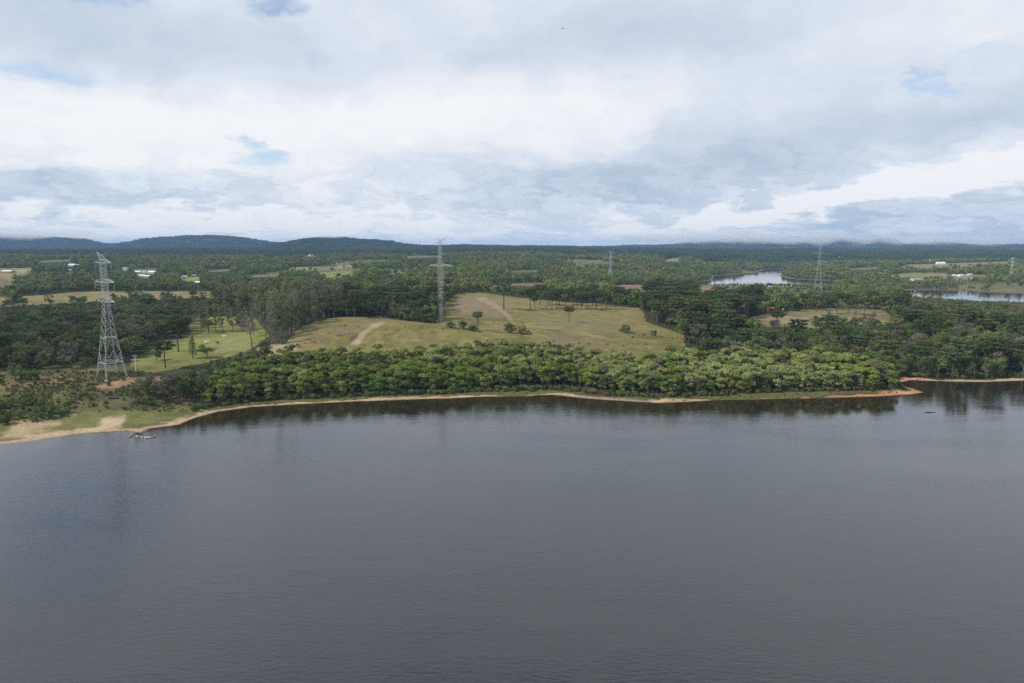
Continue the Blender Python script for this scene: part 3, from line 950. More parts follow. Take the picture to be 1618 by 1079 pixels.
def plant_one(key, x, y, z, scale, rz, vi, label, group=None, parts=True, sz=1.0):
    K = KINDS[key]
    h, trunk, crown, one, lk = K['v'][vi % len(K['v'])]
    if parts:
        e = empty(K['name'], (x, y, z), rz)
        link('trunk', trunk, e)
        link('crown', crown, e)
    else:
        e = link(K['name'], one, None, (x, y, z))
        e.rotation_euler = (0, 0, rz)
    e.scale = (scale, scale, scale * sz)
    return tag(e, label, K['cat'], group)


# ---- where each kind grows: polygons of the foot points, in photograph pixels
ZA = [(318, 644), (345, 641), (400, 634), (480, 629), (560, 625), (640, 622), (700, 620), (760, 618), (800, 613), (840, 611), (885, 612), (910, 616), (960, 622), (1050, 625),
      (1120, 624), (1200, 621), (1300, 620), (1390, 618), (1432, 614), (1428, 604), (1405, 594), (1330, 580), (1250, 574), (1150, 576), (1060, 580), (1000, 584), (950, 580),
      (900, 570), (850, 562), (800, 562), (740, 568), (640, 574), (560, 576), (500, 574), (450, 578), (410, 584), (370, 592), (338, 618)]
ZB = [(-260, 606), (0, 588), (60, 585), (120, 584), (150, 578), (216, 572), (226, 556), (252, 536), (290, 528), (292, 498), (345, 492), (345, 478), (200, 478), (0, 486), (-260, 496)]
ZB2 = [(205, 640), (222, 612), (262, 604), (290, 590), (345, 573), (390, 566), (425, 570), (412, 584), (372, 592), (352, 620), (328, 642), (290, 640), (250, 634)]
ZB3 = [(-140, 690), (0, 674), (60, 666), (128, 656), (120, 644), (60, 636), (0, 632), (-140, 640)]
ZC = [(352, 522), (400, 532), (440, 545), (468, 542), (500, 516), (520, 504), (545, 501), (545, 482), (480, 480), (345, 482)]
ZC2 = [(505, 508), (545, 502), (600, 501), (640, 506), (664, 512), (694, 508), (694, 474), (640, 470), (520, 478)]
ZD = [(1014, 508), (1022, 520), (1052, 526), (1078, 534), (1090, 552), (1125, 556), (1160, 538), (1168, 512), (1190, 498), (1200, 482), (1150, 472), (1090, 466), (1030, 470), (1012, 486)]
ZE = [(1090, 572), (1130, 556), (1180, 522), (1300, 524), (1404, 516), (1424, 500), (1400, 488), (1500, 480), (1618, 480), (1900, 480), (1900, 600), (1618, 598.5), (1500, 599), (1442, 598),
      (1405, 592), (1330, 578), (1250, 572), (1150, 574)]
ZS = [(-300, 700), (0, 668), (120, 655), (190, 650), (300, 652), (330, 640), (330, 600), (262, 592), (222, 588), (120, 588), (0, 592), (-300, 620)]
OPEN = [f[1] for f in FIELDS if f[0] not in ("scrub", "reeds", "shoreR")]
SOFT = {id(f[1]): p for f in FIELDS for nm, p in (("right", .45), ("meadow", .10), ("stripe", .10), ("slope", .2), ("fieldR1", .3), ("fieldR2", .3), ("fieldR3", .3), ("green", .2), ("thin", .5), ("pale", .5)) if f[0] == nm}
WATERPX = [[(1085, 447), (1126, 443), (1128, 435), (1160, 433), (1196, 430), (1208, 424), (1241, 423), (1230, 437), (1250, 441), (1320, 444), (1320, 449), (1290, 447.5), (1200, 446.5), (1120, 448)],
           [(1424, 458), (1470, 457), (1530, 458), (1618, 463), (1720, 466), (1720, 478), (1618, 477), (1540, 475), (1450, 466), (1424, 461)]]


def grid_points(y0, y1, s0, s1, step, seed):
    g = np.random.default_rng(seed)
    x0, x1 = s0 * y1, s1 * y1
    xs, ys = np.meshgrid(np.arange(x0, x1, step), np.arange(y0, y1, step))
    x = (xs + g.uniform(-.42, .42, xs.shape) * step).ravel()
    y = (ys + g.uniform(-.42, .42, ys.shape) * step).ravel()
    k = (x > s0 * y) & (x < s1 * y)
    return x[k], y[k], g


def foot(x, y):
    z = ground(x, y)
    return z, sample(GSD, x, y), *project(x, y, z)


def room(x, y, z, h):
    """how much of the height a tree may have before it would stand in front of a field or of a bay"""
    k = np.ones(len(x))
    lot = np.random.default_rng(len(x)).random(len(x))
    for f in (1.0, .8, .6, .42, .25, .12):
        px, py = project(x, y, z + h * f)
        bad = np.zeros(len(x), bool)
        for poly in OPEN + WATERPX + OPEN_H:
            bad |= inside(px, py, poly) & (lot >= SOFT.get(id(poly), 0.0))
        k = np.where(bad, np.minimum(k, f * .9), k)
    px, py = project(x, y, z)
    for poly in OPEN + OPEN_H:
        k = np.where(inside(px, py, poly), 0.0, k)
    return k


def near_names(px, py, table):
    best = min(table, key=lambda t: ((px - t[0]) / 1.0) ** 2 + ((py - t[1]) * 1.6) ** 2)
    return best[2]


HOUSES = [  # px, py of the foot, width px, height px, wall, roof, label
    (113, 420.5, 12, 4, 'white wall', 'white roof', "long white building alone in the far forest above the lakeside pylon's mast"),
    (124, 421, 5, 4, 'cream wall', 'white roof', "small pale house right beside the long white building in the far forest"),
    (111, 429, 5, 4, 'white wall', 'grey roof', "small white house below the long white building in the forest"),
    (197, 427, 8, 5, 'white wall', 'grey roof', "single white house just outside the village cluster"),
    (217, 431.5, 8, 4, 'cream wall', 'white roof', "first house of the village cluster, next to the single white house"),
    (227, 431, 8, 4, 'white wall', 'grey roof', "grey-roofed house in the back of the village cluster"),
    (239, 432.5, 11, 5, 'white wall', 'white roof', "biggest white house of the village cluster"),
    (222, 437.5, 10, 4, 'white wall', 'white roof', "low white house in the front of the village cluster"),
    (232, 438.5, 9, 4, 'cream wall', 'white roof', "cream house in the front of the village cluster"),
    (291, 440, 9, 5, 'cream wall', 'grey roof', "pinkish house at the upper edge of the bright village green"),
    (305, 438, 6, 5, 'grey wall', 'grey roof', "grey house behind the bright village green"),
    (312, 449, 7, 5, 'brick wall', 'white roof', "small brick house at the lower corner of the bright village green"),
    (9, 431, 16, 4, 'brick wall', 'white roof', "long brick barn with pale roof on the sloping field"),
    (34, 431, 12, 4, 'cream wall', 'grey roof', "low cream barn by the trees of the sloping field"),
    (1219, 492.5, 10, 6, 'red wall', 'red roof', "small red shed at the back of the tan field", dict(name='shed', cat='shed')),
    (1286, 413.5, 12, 3, 'white wall', 'white roof', "long white greenhouse on the ridge beyond the narrow bay", dict(name='shed', cat='shed')),
    (1331, 408.5, 10, 3, 'cream wall', 'white roof', "long pale shed on the forest ridge before the blue hills", dict(name='shed', cat='shed')),
    (1371, 406.5, 9, 3, 'white wall', 'white roof', "pale shed highest on the ridge before the blue hills", dict(name='shed', cat='shed')),
    (1470, 413.5, 5, 4, 'white wall', 'grey roof', "small white house among trees above the tan upper field"),
    (1488, 417.5, 12, 4, 'white wall', 'white roof', "wide white-roofed house at the edge of the tan upper field"),
    (1509, 436.5, 5, 3, 'white wall', 'white roof', "short white shed, first of three beyond the shining bay", dict(name='shed', cat='shed')),
    (1520, 436.5, 8, 3, 'white wall', 'white roof', "long white shed, in the middle of three beyond the shining bay", dict(name='shed', cat='shed')),
    (1533, 435.5, 7, 3, 'grey wall', 'white roof', "thin white shed, last of three beyond the shining bay", dict(name='shed', cat='shed')),
    (1450, 443.5, 18, 3, 'cream wall', 'grey roof', "long low pale building at the foot of the green field past the bay", dict(name='shed', cat='shed')),
    (490, 404.5, 14, 3, 'cream wall', 'white roof', "pale farm building in the forest below the domed hill"),
    (565, 404, 8, 4, 'brick wall', 'clay roof', "reddish farmhouse in the forest below the domed hill"),
    (538, 423, 8, 4, 'cream wall', 'clay roof', "clay-roofed house behind the bright green field"),
]
OPEN_H = [[(h[0] - h[2] * .6, h[1] + 1.5), (h[0] + h[2] * .6, h[1] + 1.5), (h[0] + h[2] * .6, h[1] - 3.5), (h[0] - h[2] * .6, h[1] - 3.5)] for h in HOUSES]
STUFF = {}


def to_stuff(key, x, y, z, rz, sc, vi):
    d = STUFF.setdefault(key, [])
    d.append((x, y, z, rz, sc, vi))


TONE = {'plant_a': 'olive', 'plant_b': 'pale whitish', 'plant_c': 'fresh green', 'plant_d': 'greyish', 'plant_e': 'deep green', 'broad_a': 'dark green', 'broad_b': 'mid green', 'broad_c': 'olive brown', 'broad_d': 'greyish',
        'arau': 'deep green', 'arau_b': 'yellowish green', 'euca': 'grey green', 'euca_b': 'olive', 'shrub': 'green', 'shrub_b': 'dry yellowish'}

# ---- the lakeside plantation: the 300 nearest the water as trees of their own, the rest as one mass
x, y, g = grid_points(285, 440, -.62, .62, 3.35, 101)
z, sd, px, py = foot(x, y)
edge = np.interp(px, [300, 420, 800, 880, 1150, 1440], [7.5, 7.5, 9.5, 9.0, 8.0, 7.0])
ok = inside(px, py, ZA) & (sd > edge)
x, y, z, sd, px, py = (a[ok] for a in (x, y, z, sd, px, py))
fld = fbm(x / 26.0, y / 26.0, 3)
sel = np.argsort(sd + g.normal(size=len(sd)) * .6)
rank = np.empty(len(sel), int)
rank[sel] = np.arange(len(sel))
PLACE_A = [(340, 0, "by the big dark trees"), (430, 0, "where the narrow beach begins"), (520, 0, "by the beach below the meadow track"),
           (610, 0, "by the beach below the hump meadow"), (700, 0, "by the beach below the slender pylon"), (780, 0, "just before the grassy point"),
           (850, 0, "behind the grassy point"), (930, 0, "above the grey gravel beach"), (1020, 0, "above the pale sand spit"), (1100, 0, "past the pale sand spit"),
           (1190, 0, "where the red earth bank begins"), (1280, 0, "above the red earth bank"), (1360, 0, "near the red bank's end"), (1425, 0, "at the headland's red tip")]
for i in range(len(x)):
    r = rng.random()
    tone_k = 1 if fld[i] > .10 + .25 * (r - .5) else (2 if fld[i] < -.07 + .3 * (r - .5) else 0)
    if px[i] < 560 and tone_k == 1 and r < .7:
        tone_k = 0
    vi = tone_k + (3 if rng.random() < .5 else 0)
    if rng.random() < .13:
        vi = 6 + int(rng.random() < .6)
    sc = (rng.uniform(.70, 1.0) if rng.random() < .45 else rng.uniform(.92, 1.30)) * (0.75 if rank[i] < 110 and rng.random() < .45 else 1.0)
    rz = rng.uniform(0, 6.28)
    if rank[i] < 298:
        row = "front row" if rank[i] < 120 else ("second row" if rank[i] < 215 else "third row")
        pl = min(PLACE_A, key=lambda t: abs(t[0] - px[i]))[2]
        lab = f"{TONE[KINDS['plant']['v'][vi][4]]} young tree in the {row} {pl}"
        plant_one('plant', x[i], y[i], z[i], sc, rz, vi, lab, "young plantation trees " + pl)
    else:
        to_stuff('plant', x[i], y[i], z[i], rz, sc, vi)

# ---- broadleaf and araucaria woods
LAND_B = [(20, 560, "in the shaded wood near the first scrub trees"), (20, 510, "in the dark wood under the power cables"), (80, 575, "at the wood's edge above the scrub"), (110, 530, "in the wood short of the big pylon"),
          (150, 565, "just behind the big pylon's nearest leg"), (160, 500, "in the wood behind the big pylon's mast"), (215, 545, "between the big pylon and the lawn"), (250, 510, "in the wood behind the lawn"),
          (310, 495, "at the back of the lawn"), (230, 625, "in the dark clump by the lakeside rocks"), (300, 615, "in the dark clump between scrub and plantation"), (345, 600, "in the dark clump below the lawn"),
          (560, 495, "in the dark belt behind the hump meadow"), (640, 490, "in the belt beside the slender pylon"), (1040, 495, "in the dark grove beside the araucaria meadow"),
          (1050, 520, "at the foot of the grove by the meadow"), (1120, 490, "deep in the grove before the narrow bay"), (1130, 540, "between the meadow's last araucaria and the plantation"),
          (1200, 550, "above the plantation below the tan field"), (1280, 555, "in the mixed wood below the tan field"), (1370, 560, "in the mixed wood behind the headland"), (1380, 585, "just behind the headland's pale trees"),
          (1470, 590, "on the shore of the quiet cove"), (1560, 590, "on the far shore of the cove"), (1480, 550, "in the wood up from the cove"), (1580, 550, "in the wood high above the cove"),
          (1450, 510, "on the wooded rise beside the tan field"), (1560, 505, "on the wooded rise below the shining bay"), (1600, 485, "at the crest below the shining bay")]


def wood(zone, y0, y1, step, seed, mix, hscale, smin=-.95, smax=.95):
    x, y, g = grid_points(y0, y1, smin, smax, step, seed)
    z, sd, px, py = foot(x, y)
    ok = inside(px, py, zone) & (sd > 5.0)
    x, y, z, px, py = (a[ok] for a in (x, y, z, px, py))
    k = room(x, y, z, np.full(len(x), 16.5 * hscale))
    k18 = room(x, y, z, np.full(len(x), 21.0 * hscale))
    out = []
    for i in range(len(x)):
        key = mix[int(g.integers(len(mix)))]
        if k[i] < .2:
            continue
        if k18[i] < 1 and key in ('arau', 'euca', 'bare') and zone is not ZC:
            key = 'broad'
        out.append([key, x[i], y[i], z[i], px[i], py[i], g.uniform(.8, 1.2) * hscale * min(1, k[i] + .05), g.uniform(0, 6.28), int(g.integers(0, 24))])
    return out


trees = []
trees += wood(ZB, 330, 760, 7.4, 201, ['broad'] * 14 + ['arau'], 1.0)
trees += wood(ZB2, 255, 400, 5.6, 202, ['broad'], .82)
trees += wood(ZC2, 400, 760, 6.8, 203, ['broad'] * 4 + ['arau'], 1.05)
trees += wood(ZD, 380, 800, 7.0, 204, ['broad'] * 3 + ['arau'] * 3, 1.08)
trees += wood(ZE, 340, 900, 7.4, 205, ['broad'] * 9 + ['arau'] * 2 + ['bare'] * 1, .95)
trees += wood(ZC, 400, 720, 7.9, 206, ['euca'], 1.0)


def row_at(key, pts, sc, lab=None):
    for (px_, py_) in pts:
        X, Y, Z = at(px_, py_)
        trees.append([key, X, Y, Z, px_, py_, sc * rng.uniform(.88, 1.1), rng.uniform(0, 6.28), int(rng.integers(0, 24)), lab])


row_at('arau', [(1193, 497), (1206, 495), (1290, 492), (1305, 490), (1322, 494), (1340, 496), (1352, 499), (1366, 494), (1380, 498), (1394, 494), (1408, 498), (1330, 488), (1348, 488), (1374, 488), (1312, 497), (1398, 488),
                (1270, 489), (1240, 488), (1252, 492)], .95)
row_at('arau', [(864, 487), (880, 489), (918, 490), (928, 490), (942, 489), (958, 490), (884, 482), (905, 484), (972, 480), (988, 481), (1000, 482), (838, 489), (853, 481), (868, 483), (893, 481), (920, 483), (936, 482), (950, 484), (912, 489), (978, 484)], 1.05)
row_at('euca', [(318, 524), (330, 522), (341, 523), (352, 524), (368, 524), (380, 521), (345, 515), (362, 514), (390, 527), (400, 530), (326, 512), (310, 514)], .72)
row_at('broad', [(330, 526), (322, 517), (385, 523)], .95)
LAND_AR = [(40, 540, "rising out of the dark wood under the power cables"), (200, 520, "standing behind the big pylon"), (580, 490, "in the belt behind the hump meadow"), (670, 488, "beside the slender pylon"),
           (860, 486, "in the row along the meadow's far edge"), (930, 489, "in the middle of the row along the meadow's far edge"), (985, 481, "at the dark grove's end of the meadow row"),
           (1050, 500, "in the dark grove beside the araucaria meadow"), (1120, 490, "in the grove before the narrow bay"), (1120, 540, "at the lower edge of the grove"), (1195, 496, "at the near end of the tan field"),
           (1260, 490, "along the tan field by the red shed"), (1340, 494, "in the tall stand behind the tan field"), (1395, 493, "at the far end of the stand behind the tan field"),
           (1250, 555, "standing out of the mixed wood below the tan field"), (1380, 570, "standing out of the wood behind the headland"), (1470, 520, "on the wooded rise beside the tan field"),
           (1560, 500, "on the wooded rise below the shining bay"), (1540, 570, "standing out of the wood above the cove")]
LAND_EU = [(325, 518, "at the lawn's back edge"), (375, 524, "over the lawn's far corner"), (380, 490, "at the back of the grove"), (430, 540, "by the earth heap"), (430, 500, "in the middle of the grove"),
           (490, 510, "at the grove's meadow edge"), (500, 485, "at the back near the dark belt"), (540, 492, "at the grove's end above the meadow")]
sizes = {}
trees.sort(key=lambda t: t[2])
count = {'broad': 0, 'arau': 0, 'euca': 0, 'bare': 0}
LIMIT = {'broad': 285, 'arau': 200, 'euca': 200, 'bare': 40}
for t in trees:
    key, X, Y, Z, px_, py_, sc, rz, vi = t[:9]
    if not (-40 < px_ < 1660) or count[key] >= LIMIT[key]:
        if -400 < px_ < 2000:
            to_stuff('wood', X, Y, Z, rz, sc, {'broad': 0, 'arau': 8, 'euca': 12, 'bare': 0}[key] + vi % len(KINDS[key]['v']))
        continue
    count[key] += 1
    K = KINDS[key]
    lk = TONE[K['v'][vi % len(K['v'])][4]]
    size = "large" if sc > 1.02 else ("middle-sized" if sc > .84 else "small")
    if key == 'arau':
        pl = near_names(px_, py_, LAND_AR)
        lab, grp = f"{size} {lk} umbrella-topped araucaria {pl}", "araucarias " + pl
    elif key == 'euca':
        pl = near_names(px_, py_, LAND_EU)
        lab, grp = f"{size} {lk} eucalyptus with pale trunk {pl}", "eucalyptus trees " + pl
    elif key == 'bare':
        pl = near_names(px_, py_, LAND_B)
        lab, grp = f"{size} grey leafless tree {pl}", "leafless trees " + pl
    else:
        pl = near_names(px_, py_, LAND_B)
        lab, grp = f"{size} {lk} leafy tree {pl}", "leafy trees " + pl
    plant_one(key, X, Y, Z, sc, rz, vi, lab, grp)

# ---- single trees and bushes
SINGLES = [  # kind, px, py of the foot, height in px, shape number, label
    ('arau', 282, 556, 50, 0, "araucaria with wide round crown standing on the lawn"),
    ('arau', 261, 582, 42, 1, "dark crooked araucaria at the near end of the lawn"),
    ('cypress', 305, 567, 38, 0, "slim upright conifer on the lawn"),
    ('broad', 327, 566, 22, 1, "small round bushy tree on the lawn beside the slim conifer"),
    ('broad', 247, 570, 18, 0, "dark bushy tree at the foot of the crooked araucaria"),
    ('broad', 138, 590, 29, 1, "low spreading tree by the big pylon's nearest leg"),
    ('broad', 24, 602, 27, 5, "broad pale-sided tree standing in the scrub beside a smaller one"),
    ('broad', 40, 603, 20, 1, "smaller leaning tree between two others in the scrub"),
    ('broad', 60, 600, 19, 0, "round dark tree in the scrub, nearest to the big pylon"),
    ('arau', 796, 489, 40, 1, "lone araucaria with drooping branches at the meadow's far edge"),
    ('arau', 845, 488, 17, 2, "shortest araucaria of the meadow row, beside the lone one"),
    ('arau', 872, 489, 26, 0, "compact araucaria in front of the meadow row"),
    ('arau', 899, 510, 25, 1, "young two-tiered araucaria alone in the middle of the meadow"),
    ('arau', 755, 522, 29, 0, "araucaria between bushes behind the hump meadow"),
    ('broad', 806, 526, 18, 0, "big dark round bush alone in the meadow"),
    ('broad', 822, 527, 13, 7, "greyish bush leaning on the big round bush in the meadow"),
    ('broad', 988, 525, 13, 1, "small bright round bush alone in the lower meadow"),
    ('broad', 712, 518, 12, 0, "round bush behind the hump crest below the slender pylon"),
    ('broad', 731, 519, 14, 2, "upright bush next to the round one below the slender pylon"),
    ('broad', 748, 523, 11, 0, "low bush at the foot of the araucaria behind the hump"),
    ('broad', 684, 511, 18, 2, "dark ragged tree at the end of the belt by the slender pylon"),
    ('broad', 670, 510, 14, 3, "brownish low tree at the end of the belt by the slender pylon"),
    ('arau', 1083, 538, 34, 2, "low wide araucaria at the meadow's corner beside the fence"),
    ('bare', 397, 548, 62, 0, "pale dead-looking tree at the edge of the lawn by the earth heap"),
    ('bare', 433, 538, 45, 1, "thin grey tree above the earth heap"),
    ('cypress', 1308, 516, 24, 0, "pointed dark conifer at the near edge of the tan field"),
    ('broad', 1288, 515, 13, 1, "round bush beside the pointed conifer at the tan field"),
    ('broad', 1260, 492, 8, 0, "small round bush near the red shed on the tan field"),
]
for (key, px_, py_, hp, vi, lab) in SINGLES:
    X, Y, Z = at(px_, py_)
    if key == 'broad' and hp <= 20 and 'tree' not in lab:
        key, vi = 'shrub', {7: 2}.get(vi, vi % 2 * 3)
    h = KINDS[key]['v'][vi % len(KINDS[key]['v'])][0]
    sc = hp / F * Y / h
    e = plant_one(key, X, Y, Z, sc, rng.uniform(0, 6.28), vi, lab, None)
    if hp < 24 and key != 'arau':
        e.scale = (sc * 1.3, sc * 1.3, sc)

# ---- shrubs of the scrub and of the shore
x, y, g = grid_points(235, 345, -.80, -.38, 4.6, 301)
z, sd, px, py = foot(x, y)
ok = (inside(px, py, ZS) | inside(px, py, ZB3)) & (sd > 9) & (px > -20)
ok &= ~((px > 140) & (px < 270) & (py > 590) & (py < 614) & (g.random(len(px)) < .85))
x, y, z, sd, px, py = (a[ok] for a in (x, y, z, sd, px, py))
LAND_S = [(20, 650, "in the dense thicket behind the sand flat"), (80, 655, "at the thicket's end above the sand flat"), (30, 610, "in the scrub below the shaded wood"), (110, 605, "in the scrub between the wood and the big pylon"),
          (120, 630, "in the middle of the open scrub"), (170, 625, "in the scrub below the big pylon's feet"), (190, 645, "near the shore below the big pylon"), (245, 650, "on the grassy shore by the lakeside rocks"),
          (290, 640, "on the grass in front of the dark lakeside clump"), (220, 600, "beside the red earth patch")]
nshr = 0
for i in np.argsort(y):
    thick = inside(px[i], py[i], ZB3)
    if not thick and rng.random() < (.50 if py[i] > 612 else .3):
        continue
    sc = rng.uniform(1.0, 1.5) if thick else rng.uniform(.35, .85)
    vi = int(rng.integers(0, 4)) if thick else int(rng.choice([0, 1, 2, 2, 3]))
    if thick and vi == 2:
        vi = 3
    if nshr < 250:
        pl = near_names(px[i], py[i], LAND_S)
        size = "tall" if sc > 1.2 else ("knee-high" if sc < .5 else "round")
        plant_one('shrub', x[i], y[i], z[i], sc, rng.uniform(0, 6.28), vi,
                  f"{size} {TONE[KINDS['shrub']['v'][vi][4]] if KINDS['shrub']['v'][vi][4] in TONE else 'dark green'} shrub {pl}", "shrubs " + pl, parts=False)
        nshr += 1
MEADOW_SHRUBS = [(1000, 534, .45), (1010, 530, .3), (960, 545, .5), (930, 544, .4), (915, 543, .45), (875, 540, .35), (640, 517, .35), (655, 516, .3), (700, 520, .35), (610, 522, .3), (566, 517, .3),
                 (1110, 520, .6), (780, 512, .4), (742, 505, .3), (1062, 536, .5), (1070, 534, .4), (1020, 545, .4), (985, 548, .45), (820, 500, .3), (770, 540, .4), (520, 528, .4), (545, 515, .35), (500, 522, .4), (470, 548, .7), (452, 552, .8),
                 (812, 489, .45), (1335, 512, .5), (1365, 512, .6), (1240, 514, .5), (1190, 513, .6), (1385, 508, .6)]
for (px_, py_, sc) in MEADOW_SHRUBS:
    X, Y, Z = at(px_, py_)
    pl = near_names(px_, py_, [(960, 545, "in the brown patch at the meadow's lower edge"), (640, 517, "on the crest of the hump meadow"), (540, 520, "on the hump meadow by the track"), (1065, 535, "beside the low fence at the meadow's corner"),
                               (1010, 532, "in the lower meadow near the wooden hide"), (770, 510, "in the dip behind the hump"), (460, 550, "by the earth heap"), (1340, 512, "at the near edge of the tan field"), (1200, 513, "in the tan field's corner"),
                               (815, 492, "at the far edge of the meadow")])
    plant_one('shrub', X, Y, Z, sc, rng.uniform(0, 6.28), int(rng.integers(0, 4)), f"small solitary shrub {pl}", "meadow shrubs " + pl, parts=False)


# ------------------------------------------------------------------ uncounted woods (stuff)
def scatter(name, protos, pts, label, cat):
    """one object: points that carry instances of the given meshes"""
    P = np.array(pts, float)
    P[:, 5] = len(protos) - 1 - P[:, 5] % len(protos)
    me = bpy.data.meshes.new(name)
    me.vertices.add(len(P))
    me.vertices.foreach_set('co', P[:, :3].astype(np.float32).ravel())
    for nm, typ, dat in (('turn', 'FLOAT', P[:, 3]), ('size', 'FLOAT', P[:, 4]), ('pick', 'INT', P[:, 5].astype(np.int32))):
        a = me.attributes.new(nm, typ, 'POINT')
        a.data.foreach_set('value', dat.astype(np.float32) if typ == 'FLOAT' else dat)
    o = link(name, me)
    ng = bpy.data.node_groups.new(name, 'GeometryNodeTree')
    ng.interface.new_socket('Geometry', in_out='INPUT', socket_type='NodeSocketGeometry')
    ng.interface.new_socket('Geometry', in_out='OUTPUT', socket_type='NodeSocketGeometry')
    N, L = ng.nodes.new, ng.links.new
    gi, go = N('NodeGroupInput'), N('NodeGroupOutput')
    jn = N('GeometryNodeJoinGeometry')
    for p in protos:
        oi = N('GeometryNodeObjectInfo')
        oi.inputs['Object'].default_value = p
        oi.inputs['As Instance'].default_value = True
        L(oi.outputs['Geometry'], jn.inputs[0])
    iop = N('GeometryNodeInstanceOnPoints')
    iop.inputs['Pick Instance'].default_value = True

    def attr(nm, typ):
        a = N('GeometryNodeInputNamedAttribute')
        a.data_type = typ
        a.inputs['Name'].default_value = nm
        return a.outputs['Attribute']
    cr = N('ShaderNodeCombineXYZ')
    L(attr('turn', 'FLOAT'), cr.inputs[2])
    er = N('FunctionNodeEulerToRotation')
    L(cr.outputs[0], er.inputs[0])
    cs = N('ShaderNodeCombineXYZ')
    sz = attr('size', 'FLOAT')
    for i in range(3):
        L(sz, cs.inputs[i])
    L(gi.outputs[0], iop.inputs['Points'])
    L(jn.outputs[0], iop.inputs['Instance'])
    L(attr('pick', 'INT'), iop.inputs['Instance Index'])
    L(er.outputs[0], iop.inputs['Rotation'])
    L(cs.outputs[0], iop.inputs['Scale'])
    L(iop.outputs[0], go.inputs[0])
    md = o.modifiers.new('spread', 'NODES')
    md.node_group = ng
    return tag(o, label, cat, kind='stuff')


def proto(me):
    return bpy.data.objects.new(me.name, me)


P_PLANT = [proto(v[3]) for v in KINDS['plant']['v']]
P_WOOD = [proto(v[3]) for v in KINDS['broad']['v']] + [proto(v[3]) for v in KINDS['arau']['v']] + [proto(v[3]) for v in KINDS['euca']['v']]
if STUFF.get('plant'):
    scatter("plantation_wood", P_PLANT, STUFF['plant'], "pale green crowns of the young plantation packed behind its front rows", "woodland")


P_SHRUB = [proto(v[3]) for v in KINDS['shrub']['v']]
x, y, g = grid_points(230, 345, -.85, -.36, 1.7, 801)
z, sd, px, py = foot(x, y)
dens = fbm(x / 14.0, y / 18.0, 3)
ok = (inside(px, py, ZS) | inside(px, py, ZB3)) & (sd > 6) & (g.random(len(x)) < np.clip(.50 + 2.2 * dens, .05, .95)) & ~inside(px, py, SOILS[1][0]) & ~inside(px, py, SOILS[-1][0]) & ~inside(px, py, SOILS[-2][0])
scatter("scrub", P_SHRUB, [(x[i], y[i], z[i], g.uniform(0, 6.28), g.uniform(.10, .34) * (1.5 if py[i] < 640 else 1.0), int(g.choice([0, 1, 2, 2, 3]))) for i in np.nonzero(ok)[0]],
        "mottled low scrub covering the ground around the lakeside pylon", "scrub")
x, y, g = grid_points(255, 420, -.50, .92, 1.5, 802)
z, sd, px, py = foot(x, y)
ok = (sd > 2.6) & (sd < 13) & (px > 300) & (g.random(len(x)) < np.where(sd > np.interp(px, [300, 800, 880, 1440, 1700], [6, 7.5, 7, 5.5, 4]), .72, .16))
scatter("shore_undergrowth", P_SHRUB, [(x[i], y[i], z[i], g.uniform(0, 6.28), (g.uniform(.25, .95) if sd[i] > 7 else g.uniform(.10, .3)), int(g.choice([0, 1, 3, 2]))) for i in np.nonzero(ok)[0]],
        "tufts and undergrowth along the shore in front of the trees", "undergrowth")


# distant crowns: light trees for the middle distance, whole groves for the far hills
def far_tree(seed):
    g = np.random.default_rng(seed)
    lobes = []
    for k in range(9):
        a, u, zz = g.uniform(0, 6.28), g.random() ** .6, g.uniform(.3, .9)
        r = 3.4 * u
        rr = g.uniform(1.3, 2.2)
        lobes.append((r * math.cos(a), r * math.sin(a), 10 * zz, rr, rr, rr * .85, 26))
    tr = MB().tube([(0, 0, -1), (0, 0, 6)], [.3, .15], 4)
    return leaf_mesh("far tree", lobes, seed, .85, [M['bark'], M[['broad_b', 'far', 'plant_a', 'broad_c'][seed % 4]]], extra=tr)


def far_grove(seed):
    g = np.random.default_rng(seed)
    lobes = []
    for k in range(64):
        rr = g.uniform(3.0, 5.2)
        lobes.append((g.uniform(-33, 33), g.uniform(-33, 33), g.uniform(4.5, 10.5), rr, rr, rr * .9, 20))
    tr = MB().tube([(0, 0, -1), (0, 0, 6)], [.3, .15], 4)
    return leaf_mesh("far grove", lobes, seed, 1.7, [M['bark'], M['grove']], extra=tr)


P_FAR = [proto(far_tree(s)) for s in range(400, 408)]
P_GROVE = [proto(far_grove(s)) for s in range(500, 505)]
mid, far = STUFF.get('wood', []), []
mid_far = []
ALLZ = [ZA, ZB, ZB2, ZC, ZC2, ZD, ZE, ZS, ZB3]
for (y0, y1, step, seed) in ((340, 760, 8.5, 601), (760, 1250, 8.8, 602), (1250, 2700, 11.5, 603)):
    x, y, g = grid_points(y0, y1, -.95, .95, step, seed)
    z, sd, px, py = foot(x, y)
    ok = (sd > 6) & (py < 520 if y0 < 700 else True)
    for zone in ALLZ:
        ok &= ~inside(px, py, zone)
    x, y, z, px, py = (a[ok] for a in (x, y, z, px, py))
    k = room(x, y, z, np.full(len(x), 16.5))
    sparse = fbm(x / 210.0 + 7, y / 330.0, 4)
    patch = fbm(x / 90.0 + 11, y / 140.0, 3)
    for i in range(len(x)):
        if k[i] < .15 or g.random() < .9 * min(1, max(0, (sparse[i] - .03) / .10)) * (y[i] > 700):
            continue
        tall = 1.45 if g.random() < .04 else 1.0
        mid_far.append((x[i], y[i], z[i], g.uniform(0, 6.28), g.uniform(.75, 1.25) * min(1, k[i] + .05) * (tall if k[i] > .9 else 1),
                        int(g.integers(0, 2)) * 4 + [0, 1, 2, 3][int(np.clip((patch[i] + .28) / .56 * 4 + g.normal() * .7, 0, 3.99))]))
